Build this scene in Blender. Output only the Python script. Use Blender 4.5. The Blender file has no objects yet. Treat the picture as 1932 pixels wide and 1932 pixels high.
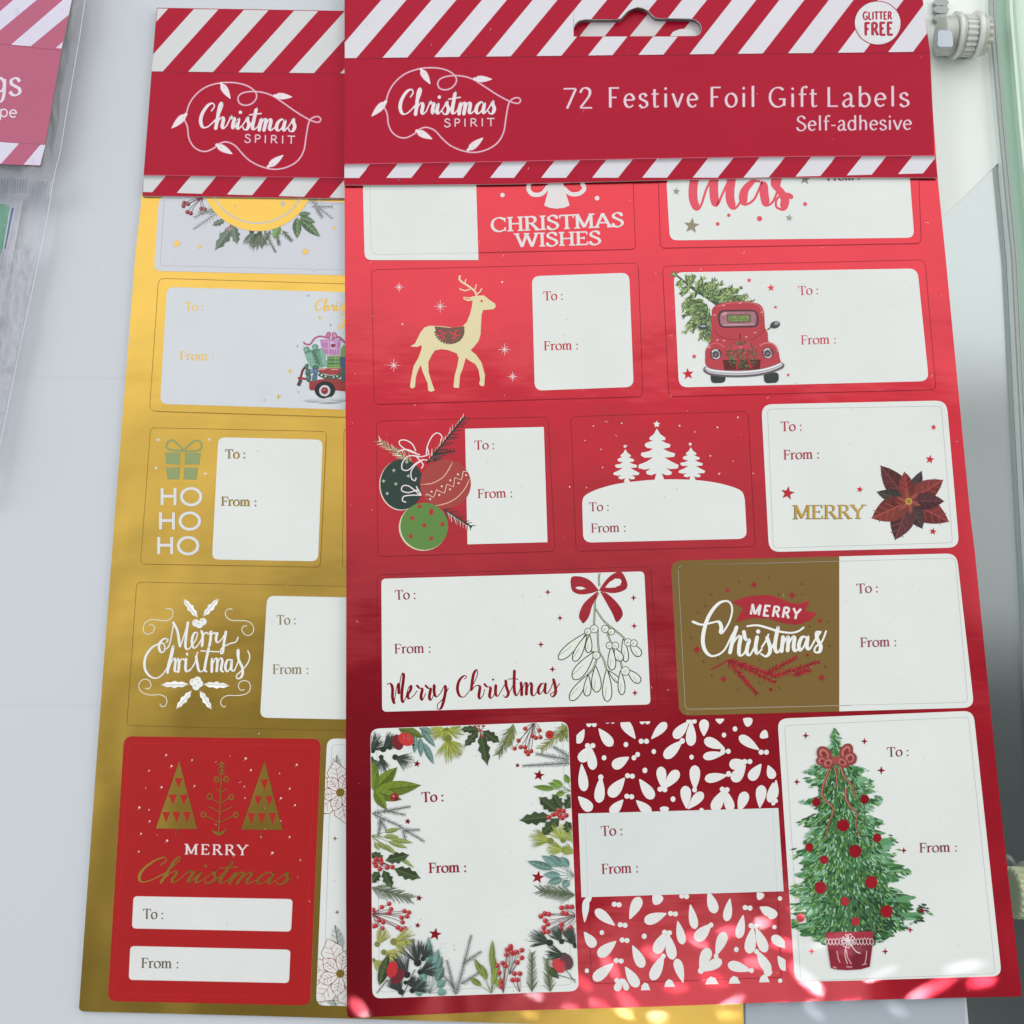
import bpy, math, random
from mathutils import Vector, geometry
random.seed(7)
R = math.radians
scene = bpy.context.scene
COL = scene.collection

# ------------------------------------------------------------------ camera
FOC, TILT, H = 2100.0, R(10.0), 0.28      # focal length in sheet pixels (1932 wide), pitch, height above the table
CT, ST = math.cos(TILT), math.sin(TILT)
cam = bpy.data.cameras.new('camera')
camo = bpy.data.objects.new('camera', cam); COL.objects.link(camo)
camo.location = (0, 0, H); camo.rotation_euler = (TILT, 0, 0)
cam.sensor_width = 36; cam.lens = 36*FOC/1932; cam.clip_start = 0.01; cam.clip_end = 50
scene.camera = camo

# ------------------------------------------------------------------ world and lamps
w = bpy.data.worlds.new('World'); scene.world = w; w.use_nodes = True
w.node_tree.nodes['Background'].inputs[0].default_value = (0.80, 0.92, 1.0, 1)
w.node_tree.nodes['Background'].inputs[1].default_value = 0.035
scene.view_settings.view_transform = 'Standard'; scene.view_settings.look = 'None'
scene.view_settings.exposure = 0.12; scene.view_settings.gamma = 1

def area(name, direction, dist, sx, sy, lum, col, lat=0.0):
    """area lamp seen from the table at the given zenith angle (deg, + = away from the viewer)"""
    l = bpy.data.lights.new(name, 'AREA'); l.shape = 'RECTANGLE'; l.size = sx; l.size_y = sy
    l.energy = lum*math.pi*sx*sy; l.color = col
    o = bpy.data.objects.new(name, l); COL.objects.link(o)
    a, b = R(direction), R(lat)
    d = Vector((math.sin(b), math.sin(a)*math.cos(b), math.cos(a)*math.cos(b)))
    o.location = d*dist
    o.rotation_euler = d.to_track_quat('Z', 'Y').to_euler()
    return o
area('window_light', 45, 1.6, 3.0, 1.55, 1.25, (1.0, .985, .97))
area('added_overhead_fill', 10.5, 1.7, 2.6, .40, .56, (1.0, .99, .98))  # added fill between window and zenith to soften the foil gradient, no known lamp
area('left_fill_light', 0, 1.8, 1.6, 2.6, 2.35, (.93, .97, 1.0), -68)  # added side fill to lift the paper whites, no such source seen
area('right_fill_light', 0, 1.8, 1.5, 2.6, 2.6, (1.0, .99, .95), 73)  # added side fill from the right, likewise unseen
area('rear_light', -25.5, 1.5, .52, .76, 1.35, (1.0, .99, .96), 11)

# ------------------------------------------------------------------ pixel -> place
def P(x, y, z=0.0):
    """point on the level z that stands at (x, y) of the sheet layout grid"""
    dx, dy, dz = (x-966)/FOC, (966-y)/FOC, -1.0
    dy, dz = CT*dy - ST*dz, ST*dy + CT*dz
    k = (z-H)/dz
    return (dx*k, dy*k, z)
def T(i, j, pts):
    return [(483*i + p[0]/4.0, 483*j + p[1]/4.0) for p in pts]
def t1(i, j, x, y): return (483*i + x/4.0, 483*j + y/4.0)

# ------------------------------------------------------------------ materials
def lin(c):
    return tuple(((v/255.0)/12.92 if v <= 10 else (((v/255.0)+.055)/1.055)**2.4) for v in c)
def mat(name, rgb, rough=.5, metal=0.0, coat=0.0, spec=.4, attr=False, alpha=None, trans=0.0, bump=None, ior=1.45, coat_rough=.12):
    m = bpy.data.materials.new(name); m.use_nodes = True
    nt = m.node_tree; b = nt.nodes['Principled BSDF']
    b.inputs['Base Color'].default_value = (*lin(rgb), 1)
    b.inputs['Roughness'].default_value = rough; b.inputs['Metallic'].default_value = metal
    b.inputs['Coat Weight'].default_value = coat; b.inputs['Coat Roughness'].default_value = coat_rough
    b.inputs['Specular IOR Level'].default_value = spec; b.inputs['IOR'].default_value = ior
    b.inputs['Transmission Weight'].default_value = trans
    if attr:
        a = nt.nodes.new('ShaderNodeVertexColor'); a.layer_name = 'Col'
        n1 = nt.nodes.new('ShaderNodeTexNoise'); n1.inputs['Scale'].default_value = 34; n1.inputs['Detail'].default_value = 8; n1.inputs['Roughness'].default_value = .65
        g1 = nt.nodes.new('ShaderNodeNewGeometry'); nt.links.new(g1.outputs['Position'], n1.inputs['Vector'])
        r1 = nt.nodes.new('ShaderNodeMapRange'); r1.inputs['From Min'].default_value = .3; r1.inputs['From Max'].default_value = .7; r1.inputs['To Min'].default_value = .955; r1.inputs['To Max'].default_value = 1.025
        nt.links.new(n1.outputs[0], r1.inputs[0]); vm = nt.nodes.new('ShaderNodeVectorMath'); vm.operation = 'SCALE'
        nt.links.new(a.outputs[0], vm.inputs[0]); nt.links.new(r1.outputs[0], vm.inputs['Scale']); nt.links.new(vm.outputs[0], b.inputs['Base Color'])
    prev = None
    tc = nt.nodes.new('ShaderNodeNewGeometry')
    for sc, st, dist, stretch in (bump or []):
        mp = nt.nodes.new('ShaderNodeMapping'); mp.inputs['Scale'].default_value = (stretch[0]*sc, stretch[1]*sc, sc)
        nz = nt.nodes.new('ShaderNodeTexNoise'); nz.inputs['Scale'].default_value = 1; nz.inputs['Detail'].default_value = 3
        bp = nt.nodes.new('ShaderNodeBump'); bp.inputs['Strength'].default_value = st; bp.inputs['Distance'].default_value = dist
        nt.links.new(tc.outputs['Position'], mp.inputs[0]); nt.links.new(mp.outputs[0], nz.inputs['Vector'])
        nt.links.new(nz.outputs[0], bp.inputs['Height'])
        if prev: nt.links.new(prev.outputs[0], bp.inputs['Normal'])
        prev = bp
    if prev:
        nt.links.new(prev.outputs[0], b.inputs['Normal'])
        if coat: nt.links.new(prev.outputs[0], b.inputs['Coat Normal'])
    return m
foilbump = [(12, .6, .0042, (1.2, .8)), (60, .30, .0006, (.6, 1.2)), (700, .13, .00006, (.10, 1.6)), (3500, .08, .000008, (1, 1))]
INK = mat('printed_ink', (200, 200, 200), rough=.40, attr=True, spec=.24, bump=[(30, .25, .0006, (1, 1)), (2500, .12, .00001, (1, 1))])
RED = mat('red_foil', (212, 42, 60), rough=.29, metal=1, coat=1, coat_rough=.13, bump=foilbump)
GOLD = mat('gold_foil', (226, 186, 86), rough=.29, metal=1, coat=.4, coat_rough=.14, bump=foilbump)
PAPER = mat('paper_edge', (215, 215, 212), rough=.7)
SLOTS = [INK, RED, GOLD, PAPER]
MI = {'ink': 0, 'red': 1, 'gold': 2, 'paper': 3}

# ------------------------------------------------------------------ object helpers
def tag(o, label=None, cat=None, group=None, kind=None):
    for k, v in (('label', label), ('category', cat), ('group', group), ('kind', kind)):
        if v: o[k] = v
    return o
def empty(name, loc, **kw):
    o = bpy.data.objects.new(name, None); o.location = loc; o.empty_display_size = .01
    COL.objects.link(o); return tag(o, **kw)
def link(name, verts, faces, mats, parent=None, fmi=None, fcol=None, smooth=False, origin=None):
    """one mesh object; verts are in world space, parents keep no rotation"""
    base = Vector(origin) if origin else Vector((0, 0, 0))
    par = Vector((0, 0, 0)); q = parent
    while q is not None:
        par += q.location; q = q.parent
    off = par + base if origin is None else base
    if origin is None: off = par
    me = bpy.data.meshes.new(name)
    me.from_pydata([(v[0]-off[0], v[1]-off[1], v[2]-off[2]) for v in verts], [], faces)
    for m in (mats if isinstance(mats, (list, tuple)) else [mats]): me.materials.append(m)
    if fmi: me.polygons.foreach_set('material_index', fmi)
    if fcol is not None:
        a = me.color_attributes.new('Col', 'FLOAT_COLOR', 'CORNER')
        buf = []
        for p, c in zip(me.polygons, fcol): buf += list(c)*p.loop_total
        a.data.foreach_set('color', buf)
    if smooth: me.polygons.foreach_set('use_smooth', [True]*len(me.polygons))
    me.update()
    o = bpy.data.objects.new(name, me); COL.objects.link(o)
    if parent is not None: o.parent = parent
    o.location = (off - par) if parent is not None else off
    return o

DZ = 5.0e-8
class Art:
    """flat print: polygons laid in order, each a hair above the one before"""
    def __init__(s, z, clip=None):
        s.z = z; s.n = 0; s.v = []; s.f = []; s.mi = []; s.c = []; s.clip = clip; s.marks = []; s.each = False
    def mark(s): s.marks.append(len(s.f))
    def zz(s):
        s.n += 1; return s.z + s.n*DZ
    def _add(s, pts, z, col, m):
        if len(pts) < 3: return
        b = len(s.v); s.v += [P(x, y, z) for x, y in pts]
        s.mi.append(MI[m]); s.c.append((*lin(col), 1)); return b
    def poly(s, pts, col=(220, 228, 225), m='ink', clip=None):
        c = clip or s.clip
        if c: pts = clip_poly(pts, c)
        if len(pts) < 3: return
        if s.each == 1: s.mark()
        z = s.zz(); ar = sum(pts[i-1][0]*pts[i][1]-pts[i][0]*pts[i-1][1] for i in range(len(pts)))
        if ar > 0: pts = pts[::-1]
        b = s._add(pts, z, col, m)
        s.f.append(tuple(range(b, b+len(pts))))
    def quad(s, q, z, col, m):
        c = s.clip
        if c and not all(inside(p, c) for p in q):
            q = clip_poly(q, c)
            if len(q) < 3: return
        ar = sum(q[i-1][0]*q[i][1]-q[i][0]*q[i-1][1] for i in range(len(q)))
        if abs(ar) < 1e-4: return
        if ar > 0: q = q[::-1]
        b = s._add(q, z, col, m); s.f.append(tuple(range(b, b+len(q))))
    def line(s, pts, wid, col=(220, 228, 225), m='ink', caps=False):
        """ribbon; wid number or per-point list"""
        n = len(pts)
        if n < 2: return
        W = wid if isinstance(wid, (list, tuple)) else [wid]*n
        L, Rr = [], []
        for i in range(n):
            a = pts[max(0, i-1)]; b = pts[min(n-1, i+1)]
            dx, dy = b[0]-a[0], b[1]-a[1]; d = math.hypot(dx, dy) or 1
            nx, ny = -dy/d*W[i]/2, dx/d*W[i]/2
            L.append((pts[i][0]+nx, pts[i][1]+ny)); Rr.append((pts[i][0]-nx, pts[i][1]-ny))
        z = s.zz()
        for i in range(n-1):
            s.quad([L[i], L[i+1], Rr[i+1], Rr[i]], z + i*4e-9, col, m)
        s.n += int(n*4e-9/DZ)
        if caps:
            for p, ww in ((pts[0], W[0]), (pts[-1], W[-1])): s.disc(p[0], p[1], ww/2, col=col, m=m, n=8)
    def disc(s, x, y, rx, ry=None, rot=0, col=(220, 228, 225), m='ink', n=18):
        s.poly(ell(x, y, rx, ry or rx, rot, n), col, m)
    def build(s, name, parent, label=None, kind=None):
        if not s.f: return None
        if s.marks:
            cuts = sorted(set([0]+s.marks+[len(s.f)]))
            for p, q in zip(cuts[:-1], cuts[1:]):
                fs = s.f[p:q]; lo = min(min(t) for t in fs); hi = max(max(t) for t in fs)+1
                o = link(name, s.v[lo:hi], [tuple(i-lo for i in t) for t in fs], SLOTS, parent, s.mi[p:q], s.c[p:q])
            return o
        o = link(name, s.v, s.f, SLOTS, parent, s.mi, s.c)
        if label: o['label'] = label
        if kind: o['kind'] = kind
        return o

def ell(x, y, rx, ry, rot=0, n=18):
    c, q = math.cos(rot), math.sin(rot)
    return [(x+rx*math.cos(t)*c-ry*math.sin(t)*q, y+rx*math.cos(t)*q+ry*math.sin(t)*c) for t in [2*math.pi*i/n for i in range(n)]]
def inside(p, c):
    for i in range(len(c)):
        a, b = c[i-1], c[i]
        if (b[0]-a[0])*(p[1]-a[1])-(b[1]-a[1])*(p[0]-a[0]) < 0: return False
    return True
def orient(c):
    ar = sum(c[i-1][0]*c[i][1]-c[i][0]*c[i-1][1] for i in range(len(c)))
    return c if ar > 0 else c[::-1]
def clip_poly(pts, c):
    out = list(pts)
    for i in range(len(c)):
        a, b = c[i-1], c[i]; src, out = out, []
        if not src: break
        f = lambda p: (b[0]-a[0])*(p[1]-a[1])-(b[1]-a[1])*(p[0]-a[0])
        for k in range(len(src)):
            p, q = src[k-1], src[k]; fp, fq = f(p), f(q)
            if (fp >= 0) != (fq >= 0):
                t = fp/(fp-fq); out.append((p[0]+t*(q[0]-p[0]), p[1]+t*(q[1]-p[1])))
            if fq >= 0: out.append(q)
    return out
def rquad(TL, TR, BR, BL, r=12, n=5):
    """quad with rounded corners (px)"""
    q = [TL, TR, BR, BL]; out = []
    for i in range(4):
        p, a, b = q[i], q[i-1], q[(i+1) % 4]
        la = math.dist(p, a); lb = math.dist(p, b); rr = min(r, la*.45, lb*.45)
        s = (p[0]+(a[0]-p[0])*rr/la, p[1]+(a[1]-p[1])*rr/la); e = (p[0]+(b[0]-p[0])*rr/lb, p[1]+(b[1]-p[1])*rr/lb)
        for k in range(n+1):
            t = k/n; u = 1-t
            out.append((u*u*s[0]+2*u*t*p[0]+t*t*e[0], u*u*s[1]+2*u*t*p[1]+t*t*e[1]))
    return orient(out)
def inset(q, d):
    """shift each corner of a quad towards the centre by d px in x and y"""
    cx = sum(p[0] for p in q)/4; cy = sum(p[1] for p in q)/4
    return [(p[0]+(d if p[0] < cx else -d), p[1]+(d if p[1] < cy else -d)) for p in q]
def cat(pts, n=6):
    """Catmull-Rom through the points"""
    if len(pts) < 3: return list(pts)
    out = []; m = len(pts)
    for i in range(m-1):
        p0, p1, p2, p3 = pts[max(0, i-1)], pts[i], pts[i+1], pts[min(m-1, i+2)]
        for k in range(n):
            t = k/n; t2 = t*t; t3 = t2*t
            out.append(tuple(.5*(2*p1[j]+(-p0[j]+p2[j])*t+(2*p0[j]-5*p1[j]+4*p2[j]-p3[j])*t2+(-p0[j]+3*p1[j]-3*p2[j]+p3[j])*t3) for j in (0, 1)))
    out.append(pts[-1]); return out
def slab(name, outline, ztop, zbot, m, parent, hole=None, label=None, side=None, origin=None):
    """solid card: outline in px at ztop, real thickness down to zbot"""
    o2 = orient(outline)[::-1]
    loops = [o2] + ([orient(hole)] if hole else [])
    v = []; f = []; mi = []
    flat = [p for l in loops for p in l]
    top = [P(x, y, ztop) for x, y in flat]
    v += top; n = len(flat)
    v += [(a[0], a[1], zbot) for a in top]
    if hole:
        tris = geometry.tessellate_polygon([[Vector((t[0], t[1], 0)) for t in top[:len(o2)]], [Vector((t[0], t[1], 0)) for t in top[len(o2):]]])
        for t in tris:
            a, b, c = (Vector(top[k]) for k in t)
            if (b-a).cross(c-a).z < 0: t = (t[0], t[2], t[1])
            f.append(tuple(t)); mi.append(0)
            f.append(tuple(k+n for k in t[::-1])); mi.append(1)
    else:
        f.append(tuple(range(n))); mi.append(0)
        f.append(tuple(range(2*n-1, n-1, -1))); mi.append(1)
    b = 0
    for l in loops:
        k = len(l)
        for i in range(k):
            j = (i+1) % k; f.append((b+j, b+i, b+i+n, b+j+n)); mi.append(1)
        b += k
    ms = m if isinstance(m, list) else [m, side or m]
    ob = link(name, v, f, ms, parent, mi, [(*lin((200, 200, 200)), 1)]*len(f), origin=origin)
    if label: ob['label'] = label
    return ob
# ------------------------------------------------------------------ lettering: pen skeletons (y up, cap height 1)
def arc(cx, cy, rx, ry, a0, a1, n=12):
    return [(cx+rx*math.cos(R(a0+(a1-a0)*i/n)), cy+ry*math.sin(R(a0+(a1-a0)*i/n))) for i in range(n+1)]
X = .68
def C_(*p): return cat(list(p), 5)
def L_(*p): return list(p)
G = {}
def g(ch, adv, strokes, serifs=(), ticks=()): G[ch] = (adv, strokes, serifs, ticks)
g('A', .86, [L_((.08, 0), (.42, 1)), L_((.42, 1), (.78, 0)), L_((.2, .33), (.64, .33))], [(.08, 0), (.78, 0)])
g('C', .86, [arc(.47, .5, .38, .5, 48, 312)], (), [((.76, .98), (.76, .68)), ((.76, .02), (.76, .3))])
g('E', .7, [L_((.16, 1), (.16, 0)), L_((.1, .97), (.6, .97)), L_((.16, .52), (.46, .52)), L_((.1, .03), (.62, .03))], [(.16, 0), (.16, 1)], [((.6, .98), (.61, .78)), ((.62, .02), (.64, .24)), ((.46, .62), (.46, .42))])
g('F', .64, [L_((.16, 1), (.16, 0)), L_((.1, .97), (.58, .97)), L_((.16, .5), (.46, .5))], [(.16, 0), (.16, 1)], [((.58, .98), (.59, .78)), ((.46, .6), (.46, .4))])
g('G', .9, [arc(.47, .5, .38, .5, 48, 318), L_((.76, .4), (.76, .06)), L_((.52, .4), (.84, .4))], (), [((.76, .98), (.76, .7))])
g('H', .88, [L_((.17, 1), (.17, 0)), L_((.7, 1), (.7, 0)), L_((.17, .52), (.7, .52))], [(.17, 0), (.17, 1), (.7, 0), (.7, 1)])
g('I', .38, [L_((.19, 1), (.19, 0))], [(.19, 0), (.19, 1)])
g('L', .62, [L_((.16, 1), (.16, 0)), L_((.1, .03), (.56, .03))], [(.16, 0), (.16, 1)], [((.56, .02), (.58, .26))])
g('M', 1.06, [L_((.17, 0), (.17, 1)), L_((.17, 1), (.52, .06)), L_((.52, .06), (.87, 1)), L_((.88, 1), (.88, 0))], [(.15, 0), (.12, 1), (.88, 0), (.92, 1)])
g('O', .98, [arc(.49, .5, .4, .49, 90, 450, 20)])
g('P', .66, [L_((.16, 1), (.16, 0)), C_((.16, .97), (.42, .97), (.56, .84), (.56, .62), (.42, .49), (.16, .49))], [(.16, 0), (.16, 1)])
g('R', .78, [L_((.16, 1), (.16, 0)), C_((.16, .97), (.42, .97), (.57, .85), (.56, .64), (.42, .51), (.16, .5)), L_((.38, .5), (.7, .0))], [(.16, 0), (.16, 1), (.7, 0)])
g('S', .66, [C_((.55, .8), (.46, .95), (.3, 1.0), (.14, .89), (.13, .7), (.32, .55), (.5, .42), (.57, .23), (.46, .05), (.28, -.01), (.11, .09), (.07, .24))], (), [((.55, .98), (.56, .74)), ((.08, .02), (.07, .27))])
g('T', .76, [L_((.03, .97), (.73, .97)), L_((.38, .97), (.38, 0))], [(.38, 0)], [((.035, .98), (.03, .76)), ((.725, .98), (.73, .76))])
g('W', 1.2, [L_((.06, 1), (.34, .0)), L_((.34, .0), (.58, .96)), L_((.58, .96), (.86, .0)), L_((.86, .0), (1.12, 1))], [(.06, 1), (.58, 1), (1.12, 1)])
g('Y', .8, [L_((.06, 1), (.4, .47)), L_((.74, 1), (.4, .47)), L_((.4, .48), (.4, 0))], [(.4, 0), (.08, 1), (.74, 1)])
g('7', .62, [L_((.06, .96), (.58, .96)), L_((.58, .96), (.2, 0))], (), [((.06, .98), (.06, .82))])
g('2', .62, [C_((.08, .76), (.18, .95), (.34, .99), (.48, .88), (.48, .68), (.36, .44), (.08, .04)), L_((.08, .03), (.58, .03))])
g('a', .58, [C_((.1, .54), (.2, .67), (.34, .66), (.42, .52), (.42, .1), (.5, .01), (.57, .06)), C_((.42, .42), (.2, .34), (.08, .18), (.15, .01), (.28, .02), (.42, .16))])
g('b', .64, [L_((.14, 1.04), (.14, 0)), arc(.34, .34, .22, .34, 155, -155, 12)], [(.12, 1.02)])
g('d', .64, [L_((.5, 1.04), (.5, 0)), arc(.3, .34, .22, .34, 25, 335, 12)], [(.48, 1.02)])
g('e', .58, [L_((.1, .37), (.5, .37)), arc(.3, .34, .22, .33, 6, 318, 12)])
g('f', .4, [C_((.42, .96), (.34, 1.03), (.22, .97), (.18, .8), (.18, .6), (.18, 0)), L_((.03, .64), (.38, .64))], [(.18, 0)])
g('g', .6, [arc(.27, .38, .2, .28, 40, 400, 12), C_((.46, .62), (.46, .0), (.38, -.28), (.2, -.3), (.06, -.2))])
g('h', .64, [L_((.14, 1.04), (.14, 0)), C_((.14, .48), (.24, .65), (.38, .67), (.48, .54), (.49, .3), (.49, 0))], [(.14, 0), (.49, 0), (.12, 1.02)])
g('i', .32, [L_((.16, X), (.16, 0)), L_((.16, .86), (.16, .99))], [(.16, 0), (.13, .66)])
g('l', .32, [L_((.16, 1.04), (.16, 0))], [(.16, 0), (.13, 1.02)])
g('m', .96, [L_((.14, X), (.14, 0)), C_((.14, .46), (.24, .64), (.36, .67), (.45, .54), (.46, .3), (.46, 0)), C_((.46, .46), (.56, .64), (.68, .67), (.77, .54), (.78, .3), (.78, 0))], [(.14, 0), (.46, 0), (.78, 0), (.11, .66)])
g('o', .64, [arc(.32, .335, .25, .335, 90, 450, 16)])
g('p', .64, [L_((.14, X), (.14, -.32)), arc(.34, .34, .22, .34, 155, -155, 12)], [(.14, -.32), (.11, .66)])
g('r', .44, [L_((.14, X), (.14, 0)), C_((.14, .42), (.22, .6), (.33, .67), (.42, .61))], [(.14, 0), (.11, .66)])
g('s', .48, [C_((.4, .54), (.32, .66), (.2, .67), (.1, .58), (.12, .44), (.26, .35), (.4, .26), (.42, .1), (.3, .0), (.17, .01), (.07, .13))])
g('t', .42, [C_((.18, .9), (.18, .14), (.25, .02), (.38, .07)), L_((.04, .66), (.37, .66))])
g('v', .56, [L_((.05, X), (.28, 0)), L_((.28, 0), (.52, X))])
g('-', .4, [L_((.07, .34), (.34, .34))])
g(':', .3, [L_((.15, .13), (.15, 0)), L_((.15, .62), (.15, .49))])
g(' ', .3, [])
#            thick thin serif contrast pen-angle
FONT = {'serif': (.165, .062, .13, 18), 'serifbold': (.19, .07, .15, 18), 'optima': (.115, .055, 0, 18),
        'sans': (.12, .12, 0, 0), 'bold': (.22, .2, 0, 0), 'wide': (.17, .16, 0, 0)}
def text(art, s, x0, y0, x1, y1, cap, font='serif', col=(150, 40, 60), m='ink', grow=0, track=0, slant=0):
    """s from (x0,y0) to (x1,y1) along the baseline, capitals cap px high"""
    thick, thin, ser, ang = FONT[font]; ang = R(ang)
    tot = sum(G[c][0]+track for c in s)-track; L = math.dist((x0, y0), (x1, y1)); sx = L/tot
    ux, uy = (x1-x0)/L, (y1-y0)/L
    up = (uy*.0 + uy, -ux)   # perpendicular, up in the picture
    def mp(p, off):
        X_, Y_ = (off+p[0]+p[1]*slant)*sx, p[1]*cap
        return (x0+ux*X_+uy*Y_, y0+uy*X_-ux*Y_)
    off = 0
    for c in s:
        adv, strokes, serifs, ticks = G[c]
        for st in strokes:
            if c == ':' or (c == 'i' and st[0][1] > .8 and len(st) == 2):
                q = mp((st[0][0], (st[0][1]+st[1][1])/2), off); art.disc(q[0], q[1], thick*cap*.52+grow/2, col=col, m=m, n=10); continue
            pts = [mp(p, off) for p in st]; W = []
            for i in range(len(st)):
                a = pts[max(0, i-1)]; b = pts[min(len(st)-1, i+1)]
                th = math.atan2(-(b[1]-a[1]), b[0]-a[0])
                k = abs(math.sin(th-ang)) if thick != thin else 1
                k = min(1, max(0, (k-.25)/.7)) if thick != thin else 1
                W.append((thin+(thick-thin)*k)*cap+grow)
            if len(st) == 2 and grow: pass
            art.line(pts, W, col, m)
        if ser:
            for sx_, sy_ in serifs:
                yy = sy_ + (-.022 if sy_ > .3 and sy_ != 1.02 else .022)
                a, b = mp((sx_-ser, yy), off), mp((sx_+ser, yy), off)
                art.line([a, b], thin*cap+grow, col, m)
            for a, b in ticks: art.line([mp(a, off), mp(b, off)], thin*1.15*cap+grow, col, m)
        off += adv+track
# brush script skeletons: x height .5, capitals about 1.1, strokes in writing direction
S = {}
S['C'] = (.72, [[(.5, .78), (.6, .98), (.5, 1.12), (.3, 1.0), (.12, .65), (.09, .3), (.22, .03), (.42, .05), (.6, .22), (.7, .36)]])
S['h'] = (.54, [[(-.02, .3), (.14, .66), (.23, 1.02), (.18, 1.16), (.11, .95), (.09, .4), (.07, .0)], [(.07, .05), (.18, .4), (.3, .51), (.36, .38), (.34, .12), (.41, .01), (.54, .15)]])
S['r'] = (.38, [[(0, .15), (.09, .44), (.12, .58), (.16, .47), (.29, .49), (.26, .2), (.29, .02), (.38, .15)]])
S['i'] = (.27, [[(0, .15), (.1, .5), (.08, .15), (.14, .01), (.27, .15)]])
S['s'] = (.36, [[(0, .12), (.13, .38), (.2, .57), (.22, .42), (.31, .22), (.25, .01), (.12, .0), (.06, .1)], [(.24, .03), (.36, .15)]])
S['t'] = (.35, [[(0, .15), (.12, .5), (.18, 1.0), (.14, .5), (.12, .12), (.2, .01), (.35, .15)], [(-.08, .66), (.14, .7), (.42, .74)]])
S['m'] = (.76, [[(0, .15), (.08, .5), (.1, .4), (.08, 0)], [(.08, .05), (.2, .45), (.29, .49), (.32, .36), (.29, 0)], [(.29, .05), (.42, .45), (.51, .49), (.54, .36), (.52, .1), (.6, .01), (.76, .15)]])
S['a'] = (.54, [[(.37, .42), (.25, .52), (.09, .36), (.06, .12), (.16, .0), (.3, .14), (.4, .49), (.37, .13), (.43, .01), (.54, .15)]])
S['e'] = (.42, [[(0, .15), (.2, .27), (.29, .42), (.21, .52), (.08, .38), (.07, .12), (.18, 0), (.32, .05), (.42, .17)]])
S['y'] = (.5, [[(0, .2), (.08, .5), (.07, .2), (.15, .03), (.29, .2), (.38, .5), (.34, .0), (.25, -.4), (.11, -.46), (.08, -.3), (.3, -.06), (.54, .22)]])
S['M'] = (1.0, [[(-.02, .72), (.08, .9), (.14, .8), (.13, .4), (.1, 0)], [(.1, .05), (.26, .7), (.38, 1.0), (.43, .85), (.4, .4), (.4, .08)], [(.4, .08), (.58, .75), (.7, 1.08), (.76, .85), (.72, .3), (.78, .03), (1.0, .2)]])
S['J'] = (.6, [[(.1, .95), (.3, 1.08), (.5, 1.0), (.42, .5), (.32, -.05), (.14, -.18), (.04, .0), (.2, .12), (.6, .3)]])
S['o'] = (.46, [[(.24, .5), (.08, .36), (.08, .1), (.2, 0), (.34, .15), (.34, .4), (.24, .5), (.46, .4)]])
S[' '] = (.35, [])
def script(art, s, x0, y0, x1, y1, cap, thick=.16, thin=.045, slant=.15, col=(150, 30, 50), m='ink', grow=0, dots=True):
    tot = sum(S[c][0] for c in s); L = math.dist((x0, y0), (x1, y1)); sx = L/tot
    ux, uy = (x1-x0)/L, (y1-y0)/L
    def mp(p, off):
        X_, Y_ = (off+p[0])*sx+p[1]*slant*cap, p[1]*cap
        return (x0+ux*X_+uy*Y_, y0+uy*X_-ux*Y_)
    off = 0
    for c in s:
        adv, strokes = S[c]
        for st in strokes:
            q = cat([mp(p, off) for p in st], 5); brush(art, q, thick*cap, thin*cap, col, m, grow)
        if c == 'i' and dots:
            q = mp((.13, .76), off); art.disc(q[0], q[1], thick*cap*.5+grow/2, col=col, m=m, n=8)
        off += adv
def brush(art, q, thick, thin, col=(150, 30, 50), m='ink', grow=0):
    W = []
    for i in range(len(q)):
        a, b = q[max(0, i-1)], q[min(len(q)-1, i+1)]
        d = math.dist(a, b) or 1; dn = max(0, (b[1]-a[1])/d)
        W.append(thin+(thick-thin)*dn**1.3+grow)
    for _ in range(2): W = [(W[max(0, i-1)]+W[i]*2+W[min(len(W)-1, i+1)])/4 for i in range(len(W))]
    art.line(q, W, col, m, caps=True)
def to_from(art, tx, ty, tx2, ty2, fx, fy, fx2, fy2, cap=17, col=(165, 45, 65), font='serif', m='ink'):
    art.mark(); text(art, 'To :', tx, ty, tx2, ty2, cap, font, col, m); art.mark(); text(art, 'From :', fx, fy, fx2, fy2, cap, font, col, m); art.mark()

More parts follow.
